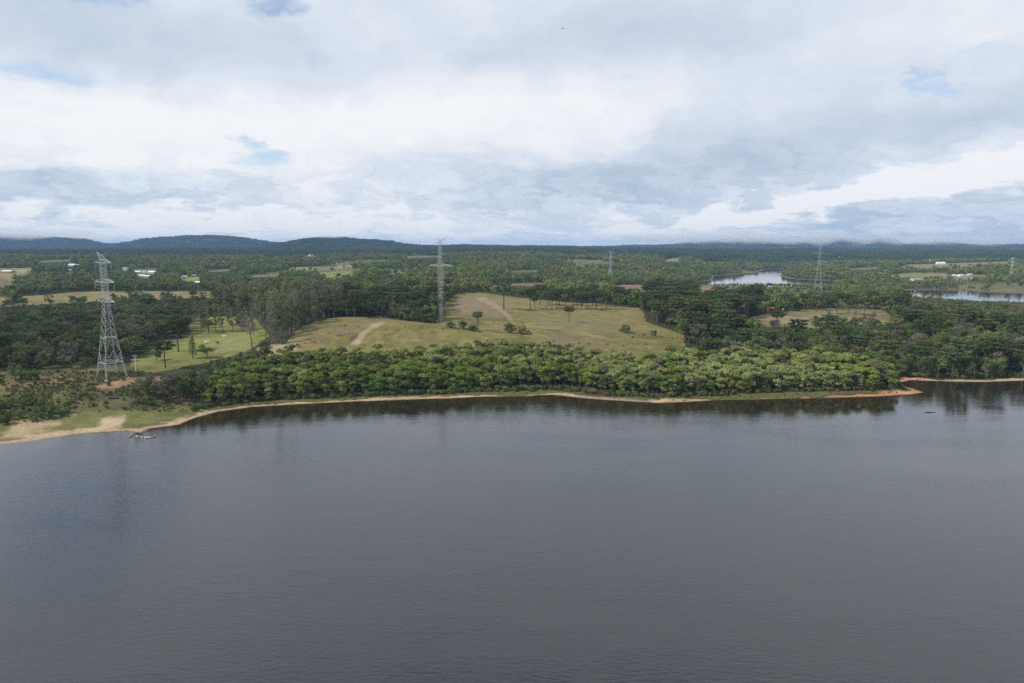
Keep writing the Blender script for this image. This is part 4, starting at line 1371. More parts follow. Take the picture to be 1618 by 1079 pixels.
for (y0, y1, step, sc, seed) in ((2650, 5200, 46, 1.0, 701), (5200, 12000, 78, 1.55, 702)):
    x, y, g = grid_points(y0, y1, -.98, .98, step, seed)
    z, sd, px, py = foot(x, y)
    k = room(x, y, z, np.full(len(x), 12.0)) if y0 < 5000 else np.ones(len(x))
    for i in range(len(x)):
        if k[i] > .3:
            far.append((x[i], y[i], z[i] - .5, g.integers(0, 4) * 1.5708 + g.uniform(-.2, .2), sc * g.uniform(.85, 1.15), int(g.integers(0, 5))))
if STUFF.get('wood'):
    scatter("deep_wood", P_WOOD, STUFF['wood'], "dark crowns of the woods packed behind their nearer trees", "woodland")
scatter("valley_forest", P_FAR, mid_far, "dark forest covering the valley between the fields and the bays", "forest")
scatter("hill_forest", P_GROVE, far, "bluish far forest covering the hills up to the clouds", "forest")


# ------------------------------------------------------------------ pylons
M['steel'] = plain_mat('galvanised steel', (.45, .47, .49), .6, .1, .15)
M['steel_far'] = M['steel']
M['concrete'] = plain_mat('concrete', (.48, .46, .42), .9)
M['glass'] = plain_mat('insulator glass', (.22, .27, .26), .25)
M['cable'] = plain_mat('aluminium cable', (.20, .21, .22), .5, .3, .1)


def lat(mb, p, q, r):
    mb.bar(np.asarray(p, float), np.asarray(q, float), r)


def lerp(a, b, t):
    return np.asarray(a, float) * (1 - t) + np.asarray(b, float) * t


ARMS = [(-3.2, 8.2), (-12.5, 9.6), (-22.0, 8.8)]     # level below the top, half length


def pylon(x, y, z, H, heading, label, thick=1.0):
    """four-legged lattice pylon; heading = direction of the line (radians from +X)"""
    root = empty('pylon', (x, y, z), heading)
    tag(root, label, 'pylon', 'lattice pylons of the power line')
    st = M['steel']
    zw, zh, zk = H * .345, H * .135, H * .225        # waist, leg frame, knee
    b0, bw = H * .084, H * .043
    rc, rb, rd = .105 * thick, .058 * thick, .036 * thick
    half = lambda zz: b0 + (bw - b0) * zz / zw if zz <= zw else (bw + (H * .0215 - bw) * min(1, (zz - zw) / (H * .24)) if zz < zw + H * .24 else H * .0215 - (H * .0055) * (zz - zw - H * .24) / (H - zw - H * .24))
    cor = [(1, 1), (-1, 1), (-1, -1), (1, -1)]
    P = lambda c, zz: np.array([c[0] * half(zz), c[1] * half(zz), zz])
    mids = lambda a, b, zz: (P(a, zz) + P(b, zz)) / 2
    for i, c in enumerate(cor):
        lg = MB()
        lat(lg, P(c, -.3), P(c, zw), rc)
        for d in (cor[(i + 1) % 4], cor[(i - 1) % 4]):
            ft, hm = P(c, .3), lerp(P(c, zh), P(d, zh), .22)
            lat(lg, ft, hm, rb)
            for k in range(5):                       # lattice of the foot
                a, b_ = lerp(ft, P(c, zh), (k + 1) / 5), lerp(ft, hm, (k + 1) / 5)
                lat(lg, a, b_, rd)
                if k < 4:
                    lat(lg, b_, lerp(ft, P(c, zh), (k + 2) / 5), rd)
            kn, wm_, hmid = P(c, zk), mids(c, d, zw), mids(c, d, zh)
            wq = lerp(P(c, zw), P(d, zw), .30)
            lat(lg, kn, wm_, rb)
            lat(lg, kn, hmid, rb)
            for k in range(4):                       # lattice between leg and diagonals
                t = (k + .5) / 4
                lat(lg, lerp(P(c, zk), P(c, zw), t), lerp(kn, wm_, t), rd)
                lat(lg, lerp(P(c, zk), P(c, zw), (k + 1) / 4), lerp(kn, wm_, t), rd)
                lat(lg, lerp(P(c, zh), P(c, zk), 1 - t), lerp(kn, hmid, t), rd)
                lat(lg, lerp(P(c, zh), P(c, zk), 1 - (k + 1) / 4), lerp(kn, hmid, t), rd)
        leg = lg.build('leg', st, root)
        fb = MB()
        f = P(c, 0)
        fb.prism([(f[0] + .8 * math.cos(q), f[1] + .8 * math.sin(q)) for q in np.arange(8) * math.pi / 4], -.8, .35)
        fb.build('footing', M['concrete'], leg)
    fr = MB()
    for i in range(4):
        a, b = cor[i], cor[(i + 1) % 4]
        for zz in (zh, zw):
            lat(fr, P(a, zz), P(b, zz), rb * 1.25)
            lat(fr, mids(a, b, zz), mids(b, cor[(i + 2) % 4], zz), rd)
    fr.build('leg_frame', st, root)
    ms = MB()
    levels = [zw]
    zz = zw
    while zz < H - 1.2:
        zz += max(1.7, 1.9 * half(zz))
        levels.append(min(zz, H))
    for c in cor:
        for a, b in zip(levels[:-1], levels[1:]):
            lat(ms, P(c, a), P(c, b), rc * .85)
    for i in range(4):
        c, d = cor[i], cor[(i + 1) % 4]
        for k, (a, b) in enumerate(zip(levels[:-1], levels[1:])):
            lat(ms, P(c, a), P(d, b), rb * .8)
            lat(ms, P(d, a), P(c, b), rb * .8)
            if k % 3 == 0:
                lat(ms, P(c, a), P(d, a), rd)
    ms.build('mast', st, root)
    ends = {}
    for li, (dz, L) in enumerate(ARMS):
        za = H + dz * H / 60.0
        L *= H / 60.0
        for sgn in (1, -1):
            am = MB()
            tip = np.array([0, sgn * L, za + .2])
            h2 = half(za)
            for cx in (1, -1):
                lo, up = np.array([cx * h2, sgn * h2, za]), np.array([cx * h2, sgn * h2, za + 1.9])
                lat(am, lo, tip, rb * 1.15)
                lat(am, up, tip, rb)
                for k in range(1, 5):
                    lat(am, lerp(lo, tip, k / 5), lerp(up, tip, (k - .5) / 5), rd)
            for k in range(1, 5):
                lat(am, lerp((h2, sgn * h2, za), tip, k / 5), lerp((-h2, sgn * h2, za), tip, (k - 1) / 5), rd)
            arm = am.build('cross_arm', st, root)
            ins = MB()
            for k in range(12):
                q = 3.6 * k / 12
                ins.tube([tip - (0, 0, q), tip - (0, 0, q + .1), tip - (0, 0, q + .26)], [.05, .17, .05], 6)
            ins.build('insulator', M['glass'], arm)
            ends[(li, sgn)] = tip - (0, 0, 3.9)
    for sgn in (1, -1):                              # the horns that carry the earth wires
        hn = MB()
        tip = np.array([0, sgn * 5.2 * H / 60, H + 2.0])
        for cx in (1, -1):
            lat(hn, (cx * half(H), sgn * half(H), H), tip, rb)
            lat(hn, (cx * half(H), -sgn * half(H) * .2, H - .6), tip, rb * .8)
        hn.build('earth_wire_horn', st, root)
        ends[('e', sgn)] = tip
    ca, sa = math.cos(heading), math.sin(heading)
    return {k: Vector((x + ca * v[0] - sa * v[1], y + sa * v[0] + ca * v[1], z + v[2])) for k, v in ends.items()}


def slender_pylon(x, y, z, H, heading, label):
    """guyed mast, thin at its foot and widest at the lower crossarm"""
    root = empty('pylon', (x, y, z), heading)
    tag(root, label, 'pylon', 'lattice pylons of the power line')
    st = M['steel']
    zs = [0, 3, 8, 16, 26, 34, 41, 44, 50, 56, H]
    hs = [.50, .75, 1.0, 1.25, 1.45, 1.6, 1.65, 1.5, 1.05, .85, .6]
    half = lambda q: float(np.interp(q, zs, hs))
    cor = [(1, 1), (-1, 1), (-1, -1), (1, -1)]
    P = lambda c, q: np.array([c[0] * half(q), c[1] * half(q), q])
    ms = MB()
    lv = [0.0]
    while lv[-1] < H - .8:
        lv.append(min(H, lv[-1] + max(1.6, 1.9 * half(lv[-1]))))
    for a, b in zip(lv[:-1], lv[1:]):
        for i in range(4):
            c, d = cor[i], cor[(i + 1) % 4]
            lat(ms, P(c, a), P(c, b), .09)
            lat(ms, P(c, a), P(d, b), .045)
            lat(ms, P(d, a), P(c, b), .045)
            lat(ms, P(c, a), P(d, a), .05)
    ms.build('mast', st, root)
    MB().prism([(1.3 * math.cos(q), 1.3 * math.sin(q)) for q in np.arange(8) * math.pi / 4], -.9, .3).build('footing', M['concrete'], root)
    ends = {}
    for (dz, L, keys) in ((-3.0, 5.6, [(0, 1.0)]), (-19.5, 10.4, [(1, 1.0), (2, .55)])):
        za = H + dz
        for sgn in (1, -1):
            am = MB()
            tip = np.array([0, sgn * L, za + .4])
            h2 = half(za)
            for cx in (1, -1):
                lo, u_ = np.array([cx * h2, sgn * h2, za]), np.array([cx * h2, sgn * h2, za + 1.7])
                lat(am, lo, tip, .10)
                lat(am, u_, tip, .09)
                for k in range(1, 6):
                    lat(am, lerp(lo, tip, k / 6), lerp(u_, tip, (k - .5) / 6), .05)
            arm = am.build('cross_arm', st, root)
            for (kk, t) in keys:
                p = lerp((0, sgn * h2, za), tip, t)
                ins = MB()
                for j in range(12):
                    q = 3.4 * j / 12
                    ins.tube([p - (0, 0, q), p - (0, 0, q + .1), p - (0, 0, q + .25)], [.05, .17, .05], 6)
                ins.build('insulator', M['glass'], arm)
                ends[(kk, sgn)] = p - (0, 0, 3.7)
    for sgn in (1, -1):
        hn = MB()
        tip = np.array([0, sgn * 5.4, H + 1.6])
        for cx in (1, -1):
            lat(hn, (cx * half(H), sgn * half(H), H), tip, .09)
            lat(hn, (cx * half(H), 0, H - 1.2), tip, .07)
        hn.build('earth_wire_horn', st, root)
        ends[('e', sgn)] = tip
    MB().tube([(0, 0, H), (0, 0, H + 3.4)], [.09, .05], 5).build('top_rod', st, root)
    ca, sa = math.cos(heading), math.sin(heading)
    for i in range(4):
        c = cor[i]
        gx, gy = c[0] * 17, c[1] * 17
        wx, wy = x + ca * gx - sa * gy, y + sa * gx + ca * gy
        MB().tube([(c[0] * 2.0, c[1] * 2.0, 40.5), (gx, gy, float(ground(wx, wy)) - z - .2)], .022, 4).build('guy_wire', M['cable'], root)
    return {k: Vector((x + ca * v[0] - sa * v[1], y + sa * v[0] + ca * v[1], z + v[2])) for k, v in ends.items()}


def by_depth(px, Y):
    x = (px - 809.0) / F * (Y * math.cos(PITCH) + 60 * math.sin(PITCH))
    return x, Y, float(ground(x, Y))


def height_to(X, Y, Z, py_top):
    d = pix_dir(809, py_top)
    return CAM_H + d[2] / d[1] * Y - Z


x1, y1, z1 = at(177, 598)
x2, y2, z2 = at(697, 506)
x3, y3, z3 = by_depth(964, 1250)
x4, y4, z4 = by_depth(1292, 1010)
x5, y5, z5 = by_depth(1597, 1330)
x6, y6, z6 = by_depth(1241, 5200)
h12 = math.atan2(y2 - y1, x2 - x1)
h23 = math.atan2(y3 - y2, x3 - x2)
E1 = pylon(x1, y1, z1, height_to(x1, y1, z1, 405), h12, "tallest-looking grey lattice pylon, on four spread legs in the scrub by the lake", 1.0)
E2 = slender_pylon(x2, y2, z2, height_to(x2, y2, z2, 379), (h12 + h23) / 2, "slender grey mast pylon without legs in the far meadow, its top against the clouds")
E3 = pylon(x3, y3, z3, height_to(x3, y3, z3, 397), h23, "pale lattice pylon standing in the valley forest behind the araucaria meadow", 1.2)
h45 = math.atan2(y5 - y4, x5 - x4)
E4 = pylon(x4, y4, z4, height_to(x4, y4, z4, 384), h45 + .5, "pale lattice pylon in front of the narrow far bay", .7)
E5 = pylon(x5, y5, z5, height_to(x5, y5, z5, 407), h45 + .3, "faint lattice pylon beyond the shining bay at the picture's edge", 1.4)
pylon(x6, y6, z6 + 8, 42, 1.0, "tiny far lattice pylon on the ridge between the narrow bay and the blue hills", 3.0)


def cable(a, b, sag, r, label, grp):
    mb = MB()
    pts = []
    n = 24
    for i in range(n + 1):
        t = i / n
        p = a.lerp(b, t)
        pts.append((p.x, p.y, p.z - sag * 4 * t * (1 - t)))
    mb.tube(pts, r, 4)
    tag(mb.build('power_cable', M['cable']), label, 'power cable', grp)


LV = {0: "highest", 1: "middle", 2: "lowest", 'e': "thin earth"}
SD = {1: "away from the lake", -1: "on the lake side"}
for k in E1:
    v0 = Vector((x1, y1, z1)) - Vector((math.cos(h12), math.sin(h12), 0)) * 230
    off = E1[k] - Vector((x1, y1, z1))
    r = .040 if k[0] != 'e' else .018
    cable(Vector((v0.x, v0.y, z1 - 6)) + off, E1[k], 9.0 if k[0] != 'e' else 6.0, r, f"{LV[k[0]]} power cable {SD[k[1]]}, between the frame edge and the lakeside pylon", "power cables before the lakeside pylon")
    cable(E1[k], E2[k], 8.5 if k[0] != 'e' else 6.0, r, f"{LV[k[0]]} power cable {SD[k[1]]}, between the lakeside and the slender pylon", "power cables over the grove")
    cable(E2[k], E3[k], 26.0 if k[0] != 'e' else 20.0, r * 1.3, f"{LV[k[0]]} power cable {SD[k[1]]}, from the slender pylon across the valley", "power cables over the valley")

# ------------------------------------------------------------------ utility pole
X, Y, Z = at(215, 588)
up = empty('utility_pole', (X, Y, Z), .35)
tag(up, "whitish concrete utility pole with a short crossarm beside the lakeside pylon", 'utility pole')
MB().tube([(0, 0, -.6), (0, 0, 8.4)], [.24, .15], 8).build('pole', plain_mat('pale concrete', (.62, .60, .56), .9), up)
ar = MB().box((-1.3, -.09, 7.9), (1.3, .09, 8.12)).build('crossarm', M['concrete'], up)
for dx in (-1.15, -.1, 1.15):
    MB().tube([(dx, 0, 8.12), (dx, 0, 8.25), (dx, 0, 8.45)], [.06, .11, .05], 6).build('insulator', M['glass'], ar)

# ------------------------------------------------------------------ houses and sheds
PAL = {k: plain_mat(k, c, .85, 0, .12, .6) for k, c in {
    'white wall': (.74, .73, .70), 'cream wall': (.60, .54, .43), 'brick wall': (.36, .18, .12), 'red wall': (.30, .065, .05), 'grey wall': (.40, .39, .37),
    'white roof': (.80, .80, .79), 'clay roof': (.33, .15, .10), 'grey roof': (.34, .34, .35), 'red roof': (.24, .06, .05), 'dark wood': (.06, .05, .04), 'window': (.05, .06, .07)}.items()}


def house(px_, py_, wpx, hpx, wall, roof, label, name='house', cat='house', long=1.0, turn=None, grp=None):
    X, Y, Z = at(px_, py_, 300)
    w = wpx / F * Y
    h = max(2.6, hpx / F * Y * .6)
    d = max(5.0, min(w * .75, 14.0)) * long
    e = empty(name, (X, Y + d / 2, Z), rng.uniform(-.25, .25) if turn is None else turn)
    tag(e, label, cat, grp)
    a, b, rh = w / 2, d / 2, max(.9, h * .45)
    wb_ = MB()
    v = [(-a, -b, -.8), (a, -b, -.8), (a, b, -.8), (-a, b, -.8), (-a, -b, h), (a, -b, h), (a, b, h), (-a, b, h), (-a, 0, h + rh), (a, 0, h + rh)]
    wb_.add(v, [(0, 1, 5, 4), (2, 3, 7, 6), (1, 2, 6, 9, 5), (3, 0, 4, 8, 7)])
    wl = wb_.build('wall', PAL[wall], e)
    rb_ = MB()
    o, tk = .35, .16
    for s in (-1, 1):
        p = [(-a - o, s * (b + o), h - o * rh / b), (a + o, s * (b + o), h - o * rh / b), (a + o, 0, h + rh), (-a - o, 0, h + rh)]
        p2 = [(q[0], q[1], q[2] + tk) for q in p]
        rb_.add(p + p2, [(0, 1, 2, 3), (7, 6, 5, 4), (0, 4, 5, 1), (1, 5, 6, 2), (3, 7, 4, 0), (2, 6, 7, 3)])
    rb_.build('roof', PAL[roof], e)
    dr = MB().box((-.5 - a * .3, -b - .06, -.3), (.5 - a * .3, -b + .02, 2.1)).build('door', PAL['dark wood'], e)
    nw = max(1, int(w / 5))
    for k in range(nw):
        cx = -a + w * (k + .5) / nw + .9
        if cx + .6 < a and abs(cx + a * .3) > 1.2:
            MB().box((cx - .55, -b - .05, 1.0), (cx + .55, -b + .02, 2.0)).build('window', PAL['window'], e)
    return e


for hh in HOUSES:
    house(*hh[:7], **(hh[7] if len(hh) > 7 else {}))

# ------------------------------------------------------------------ small things
ROCK = plain_mat('shore rock', (.16, .14, .12), .9, 0, .5, 2.0)
ROCKP = plain_mat('pale shore rock', (.42, .38, .32), .9, 0, .4, 2.0)


def rock_mesh(seed, mat):
    g = np.random.default_rng(seed)
    import bmesh
    bm = bmesh.new()
    bmesh.ops.create_icosphere(bm, subdivisions=2, radius=1.0)
    for v in bm.verts:
        k = 1 + .32 * float(fbm(np.array([v.co.x * 1.3 + seed * 7.7 + v.co.z]), np.array([v.co.y * 1.3 + seed * 3.1 - v.co.z]), 3)[0]) * 2
        v.co = Vector((v.co.x * k * 1.15, v.co.y * k * .8, v.co.z * k * .55))
    me = bpy.data.meshes.new('rock')
    bm.to_mesh(me)
    bm.free()
    me.materials.append(mat)
    return me


RK = [rock_mesh(3, ROCK), rock_mesh(8, ROCKP), rock_mesh(15, ROCK)]
ROCKS = [(204.5, 691.0, .55, 0, "dark rock nearest the camera at the end of the rock row"), (208.5, 688.6, .6, 2, "dark rock against the grassy end of the little spit"), (216.5, 689.8, .6, 1, "pale rock beginning the row in the water"),
         (221.0, 690.6, .6, 0, "dark rock third along the row in the water"), (224.5, 691.2, .5, 1, "small pale rock in the middle of the row in the water"), (230.0, 691.6, .5, 1, "pale flat rock late in the row in the water"),
         (235.5, 691.8, .65, 1, "largest pale rock near the row's outer end"), (244.0, 691.0, .5, 2, "lone dark rock at the row's outer end"), (213.0, 686.0, .5, 2, "dark rock on the spit's shoulder")]
for (px_, py_, s, vi, lab) in ROCKS:
    X, Y = at_water(px_, py_)
    o = link('rock', RK[vi], None, (X, Y, .05 + s * .1))
    o.rotation_euler = (0, 0, rng.uniform(0, 6.28))
    o.scale = (s * 1.1, s * 1.1, s)
    tag(o, lab, 'rock', 'rocks in the water by the spit')


def stick_mesh(seed, n, rx, ry, rz, L, r):
    g = np.random.default_rng(seed)
    mb = MB()
    for k in range(n):
        c = g.normal(size=3) * .42
        q = math.exp(-(c[0] ** 2 + c[1] ** 2) * 1.6)
        p = np.array([c[0] * rx, c[1] * ry, abs(c[2]) * rz * q + .05])
        a = g.uniform(0, 6.28)
        d = np.array([math.cos(a), math.sin(a), g.normal() * .25]) * L * g.uniform(.4, 1) / 2
        mb.tube([p - d, p + d * .3, p + d], [r, r * .8, r * .3], 4)
    return mb


DRY = plain_mat('dry branches', (.19, .145, .105), .95, 0, .45, 1.2)
EARTH = plain_mat('loose earth', (.20, .125, .085), .98, 0, .4, .8)
for (px_, py_, rx, ry, rz, lab, sd_) in [
        (392, 558, 4.5, 2.5, 2.2, "brown brush pile at the corner of the lawn", 1), (545, 529, 5.5, 1.6, .8, "low brush pile lying on the hump meadow by the track", 2),
        (500, 541, 7.0, 1.6, .9, "long low brush pile at the lower edge of the hump meadow", 3), (468, 549, 4.5, 1.5, .9, "pale brush pile beside the earth heap", 4)]:
    X, Y, Z = at(px_, py_)
    e = empty('brush_pile', (X, Y, Z))
    tag(e, lab, 'brush pile')
    mb = MB()
    ring = 14
    v, f = [(0, 0, rz * .8)], []
    for j, rr in enumerate((.45, .8, 1.05)):
        for i in range(ring):
            q = 2 * math.pi * i / ring
            w = rr * (1 + .15 * math.sin(3 * q + sd_) + .1 * math.sin(7 * q))
            v.append((rx * w * math.cos(q), ry * w * math.sin(q), [rz * .6, rz * .22, -.3][j] * (1 + .2 * math.sin(5 * q + j))))
    for i in range(ring):
        f.append((0, 1 + i, 1 + (i + 1) % ring))
        for j in range(2):
            f.append((1 + j * ring + i, 1 + (j + 1) * ring + i, 1 + (j + 1) * ring + (i + 1) % ring, 1 + j * ring + (i + 1) % ring))
    mb.add(v, f)
    mb.build('mound', EARTH, e, True)
    stick_mesh(sd_, 70, rx * 1.3, ry * 1.3, rz * 1.6, 2.6, .07).build('branches', DRY, e)

WOODM = plain_mat('weathered wood', (.150, .108, .078), .95, 0, .4, 2.5)
X, Y, Z = at(1031, 533)
e = empty('wooden_hide', (X, Y, Z), .15)
tag(e, "tall weathered plank hide on posts standing alone in the lower meadow", 'hide')
w, d, h = 2.1, 1.4, 4.6
for sx in (-1, 1):
    for sy in (-1, 1):
        MB().tube([(sx * w, sy * d, -.4), (sx * w, sy * d, h)], .11, 6).build('post', WOODM, e)
mb = MB()
for k in range(8):
    x0 = -w + .25 + k * .48
    mb.box((x0, -d - .15, .7 + .12 * (k % 3)), (x0 + .36, -d - .11, h - .25 + .1 * (k % 2)))
mb.build('front_planks', WOODM, e)
mb = MB()
for k in range(5):
    y0 = -d + .2 + k * .52
    mb.box((w + .11, y0, .8), (w + .15, y0 + .38, h - .3))
mb.build('side_planks', WOODM, e)
MB().add([(-w - .4, -d - .5, h + .05), (w + .4, -d - .5, h + .05), (w + .4, d + .4, h + .5), (-w - .4, d + .4, h + .5),
          (-w - .4, -d - .5, h + .15), (w + .4, -d - .5, h + .15), (w + .4, d + .4, h + .6), (-w - .4, d + .4, h + .6)],
         [(3, 2, 1, 0), (4, 5, 6, 7), (0, 1, 5, 4), (1, 2, 6, 5), (2, 3, 7, 6), (3, 0, 4, 7)]).build('roof', WOODM, e)

p0, p1 = Vector(at(1037, 534)), Vector(at(1066, 535.5))
e = empty('fence', tuple(p0))
tag(e, "low wooden rail fence running from the plank hide to the meadow's corner", 'fence')
dv = p1 - p0
n = 6
for i in range(n + 1):
    q = dv * (i / n)
    MB().tube([(q.x, q.y, q.z - .3), (q.x, q.y, q.z + 1.25)], .08, 5).build('post', WOODM, e)
for hz in (.5, 1.0):
    MB().tube([(0, -.1, hz), (dv.x, dv.y - .1, dv.z + hz)], .06, 4).build('rail', WOODM, e)

X, Y, Z = at(180, 630)
e = empty('log', (X, Y, Z + .35), .12)
tag(e, "dark fallen log lying in the scrub below the lakeside pylon", 'log')
LOGM = plain_mat('dark log', (.035, .030, .026), .9, 0, .4)
MB().tube([(-2.2, 0, 0), (0, .08, .04), (2.2, -.05, 0)], [.40, .36, .30], 9).build('stem', LOGM, e)
MB().tube([(2.2, -.05, 0), (2.26, -.05, 0)], [.27, .26], 9).build('cut_end', plain_mat('cut wood', (.40, .33, .24), .9), e)
MB().tube([(-.6, .1, .2), (-.9, .7, .9)], [.11, .04], 6).build('branch_stub', LOGM, e)

for (px_, py_, L_, a_, lab) in [(556, 631.5, 4.2, .1, "pale driftwood log lying on the beach below the meadow track"), (700, 626.0, 5.0, -.15, "dark driftwood log at the top of the beach below the slender pylon"),
                                (1083, 633.0, 3.6, .3, "grey driftwood log on the grassy shore past the pale sand spit")]:
    X, Y, Z = at(px_, py_)
    e = empty('driftwood', (X, Y, Z + .12), a_)
    tag(e, lab, 'driftwood')
    MB().tube([(-L_ / 2, 0, 0), (0, .12, .06), (L_ / 2, -.1, .05)], [.20, .17, .10], 7).build('stem', DRY, e)
    MB().tube([(L_ * .2, 0, .05), (L_ * .32, .6, .5)], [.08, .03], 5).build('side_branch', DRY, e)
X, Y = at_water(1470, 652)
e = empty('driftwood', (X, Y, 0), .1)
tag(e, "dark driftwood branch floating off the red headland", 'driftwood')
MB().tube([(-2.6, 0, .05), (-.6, .2, .14), (1.2, -.1, .08), (2.8, .2, .02)], [.14, .17, .13, .05], 7).build('stem', LOGM, e)
MB().tube([(-.4, .2, .12), (.4, .9, .55)], [.09, .03], 5).build('side_branch', LOGM, e)


# cows: one skinned body each
def cow_mesh(mat):
    me = bpy.data.meshes.new('cow')
    V = [(0, 0, 1.05), (-.55, 0, 1.10), (-.95, 0, 1.08), (.5, 0, 1.08), (.85, 0, 1.18), (1.15, 0, 1.30), (1.42, 0, 1.22), (1.66, 0, 1.02),
         (.55, .22, .62), (.55, .24, .32), (.57, .24, .02), (.55, -.22, .62), (.55, -.24, .32), (.57, -.24, .02),
         (-.78, .22, .68), (-.88, .24, .36), (-.82, .24, .02), (-.78, -.22, .68), (-.88, -.24, .36), (-.82, -.24, .02), (-1.12, 0, .95), (-1.16, 0, .45), (1.36, .24, 1.34), (1.36, -.24, 1.34)]
    Rr = [.40, .39, .30, .38, .27, .19, .17, .10, .13, .075, .07, .13, .075, .07, .15, .08, .07, .15, .08, .07, .05, .04, .05, .05]
    E = [(0, 1), (1, 2), (0, 3), (3, 4), (4, 5), (5, 6), (6, 7), (3, 8), (8, 9), (9, 10), (3, 11), (11, 12), (12, 13), (1, 14), (14, 15), (15, 16), (1, 17), (17, 18), (18, 19), (2, 20), (20, 21), (6, 22), (6, 23)]
    me.from_pydata(V, E, [])
    o = bpy.data.objects.new('cow', me)
    sk = o.modifiers.new('skin', 'SKIN')
    for i, r in enumerate(Rr):
        s = me.skin_vertices[0].data[i] if me.skin_vertices else None
        if s:
            s.radius = (r, r)
    if me.skin_vertices:
        me.skin_vertices[0].data[0].use_root = True
    ss = o.modifiers.new('round', 'SUBSURF')
    ss.levels = ss.render_levels = 1
    me.materials.append(mat)
    return o


def make_cow(mat):
    o = cow_mesh(mat)
    if not o.data.skin_vertices:
        o.data.attributes.new('skin_tmp', 'FLOAT', 'POINT')
    return o


HIDE = {'dark': plain_mat('dark brown hide', (.045, .030, .022), .85), 'white': plain_mat('white hide', (.72, .70, .66), .85), 'tan': plain_mat('tan hide', (.20, .12, .07), .85)}
COWP = {k: make_cow(m) for k, m in HIDE.items()}
for (px_, py_, k, lab) in [(971.5, 484.5, 'dark', "dark cow first of three together under the meadow row's end"), (976.5, 484.8, 'dark', "dark cow in the middle of three under the meadow row's end"),
                           (981, 486.5, 'tan', "tan cow nearest the white one, last of three under the meadow row"), (1004, 483, 'white', "white cow by the dark grove at the end of the meadow row"),
                           (950, 490.5, 'dark', "dark cow lying close by a trunk in the meadow row"), (343.5, 543.5, 'dark', "dark cow alone in the middle of the lawn"), (326.5, 543, 'white', "white cow grazing on the lawn behind the slim conifer"),
                           (355, 534, 'white', "white cow near the trees at the lawn's far edge"), (1237.5, 490.5, 'white', "white cow grazing beside the red shed"), (1017, 530.5, 'tan', "tan cow just before the plank hide")]:
    X, Y, Z = at(px_, py_)
    o = COWP[k].copy()
    COL.objects.link(o)
    o.location = (X, Y, Z + .02)
    o.rotation_euler = (0, 0, rng.uniform(-.6, .6) + (math.pi if rng.random() < .5 else 0))
    o.scale = (1.15,) * 3
    tag(o, lab, 'cow', 'cattle on the pastures')

# birds high over the lake
BIRD = plain_mat('dark feathers', (.03, .03, .03), .8)
for (px_, py_, Dst, lab) in [(889.5, 45, 190, "small dark bird gliding high under the clouds"), (882.5, 302, 260, "small dark bird gliding low above the skyline")]:
    d = pix_dir(px_, py_)
    e = empty('bird', tuple(np.array([0, 0, CAM_H]) + d * Dst), .5)
    tag(e, lab, 'bird', 'birds in the sky')
    MB().tube([(-.28, 0, 0), (-.12, 0, .01), (.06, 0, .02), (.2, 0, .03), (.27, 0, .02)], [.02, .06, .07, .045, .012], 7).build('body', BIRD, e)
    for s in (-1, 1):
        MB().add([(.12, s * .04, .04), (-.1, s * .04, .03), (-.06, s * .34, .13), (.10, s * .32, .14), (-.10, s * .66, .08), (.02, s * .66, .09),
                  (.12, s * .04, .02), (-.1, s * .04, .015), (-.06, s * .34, .115), (.10, s * .32, .12), (-.10, s * .66, .07), (.02, s * .66, .075)],
                 [(0, 1, 2, 3), (3, 2, 4, 5), (9, 8, 7, 6), (11, 10, 8, 9)]).build('wing', BIRD, e)

# ------------------------------------------------------------------ haze
if HAZE > 0:
    hm_ = bpy.data.materials.new('haze')
    hm_.use_nodes = True
    t = NT(hm_.node_tree)
    pv = t.n('ShaderNodeVolumePrincipled', {'Color': (.34, .56, .94, 1), 'Density': HAZE, 'Anisotropy': 0.0})
    t.n('ShaderNodeOutputMaterial', {'Volume': pv.outputs[0]})
    hm_.volume_intersection_method = 'FAST' if hasattr(hm_, 'volume_intersection_method') else None
    HB = MB().box((-20500, -300, float(GZ.min()) - 1.0), (20500, 17500, float(GZ.max()) + 45.0))
    tag(HB.build('haze', hm_), "thin bluish haze filling the air between the lake and the far hills", "haze", kind='stuff')


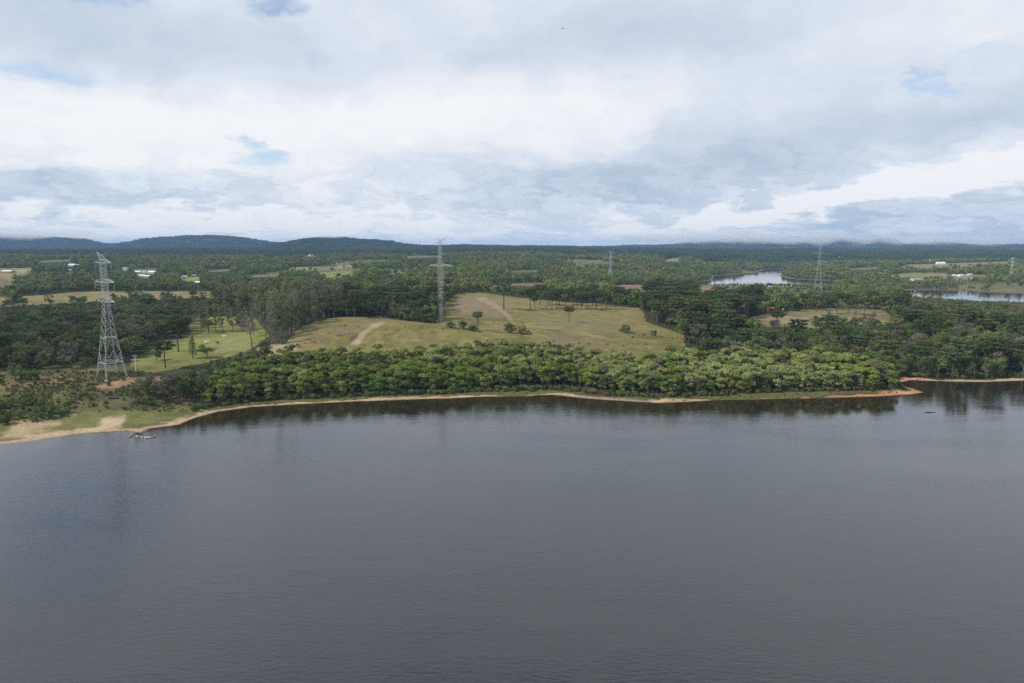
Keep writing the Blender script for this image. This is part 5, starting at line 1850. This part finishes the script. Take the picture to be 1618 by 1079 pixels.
# ------------------------------------------------------------------ low cloud resting on the far hills
CLOUDM = bpy.data.materials.new('cloud')
CLOUDM.use_nodes = True
t = NT(CLOUDM.node_tree)
oc = t.n('ShaderNodeTexCoord').outputs['Object']
wp = t.n('ShaderNodeNewGeometry').outputs['Position']
nz = t.n('ShaderNodeTexNoise', {'Vector': t.n('ShaderNodeVectorMath', {0: wp, 1: (.0032, .0032, .009)}, operation='MULTIPLY').outputs[0], 'Scale': 1.0, 'Detail': 4.0, 'Roughness': 0.6}).outputs['Fac']
ln = t.n('ShaderNodeVectorMath', {0: oc}, operation='LENGTH').outputs['Value']
dn = t.m('ADD', t.m('SUBTRACT', 0.72, ln), t.m('MULTIPLY', t.m('SUBTRACT', nz, 0.5), 1.5))
dn = t.m('MULTIPLY', t.m('MAXIMUM', dn, 0.0), 0.009)
pv = t.n('ShaderNodeVolumePrincipled', {'Color': (.98, .985, 1.0, 1), 'Density': dn, 'Anisotropy': 0.2})
t.n('ShaderNodeOutputMaterial', {'Volume': pv.outputs[0]})
import bmesh
cbm = bmesh.new()
bmesh.ops.create_icosphere(cbm, subdivisions=3, radius=1.0)
cme = bpy.data.meshes.new('cloud')
cbm.to_mesh(cme)
cbm.free()
cme.materials.append(CLOUDM)
for (px_, py_, Y, rx, ry, rz, lab) in [
        (40, 369, 6250, 1050, 450, 78, "white cloud bank swallowing the left end of the blue ridge"),
        (352, 369, 6300, 330, 260, 24, "thin white wisp lying on the blue ridge's middle peak"),
        (528, 374, 4850, 190, 150, 18, "thin white wisp lying on the domed hill"),
        (1200, 377, 7900, 2700, 650, 115, "long white cloud bank resting on the blue hills behind the narrow bay"),
        (1510, 379, 6500, 1250, 400, 85, "grey cloud bank drifting before the hills beyond the shining bay")]:
    d = pix_dir(px_, py_)
    k = Y / d[1]
    o = link('cloud', cme, None, (d[0] * k, Y, CAM_H + d[2] * k))
    o.scale = (rx, ry, rz)
    tag(o, lab, 'cloud', 'clouds resting on the hills', 'stuff')
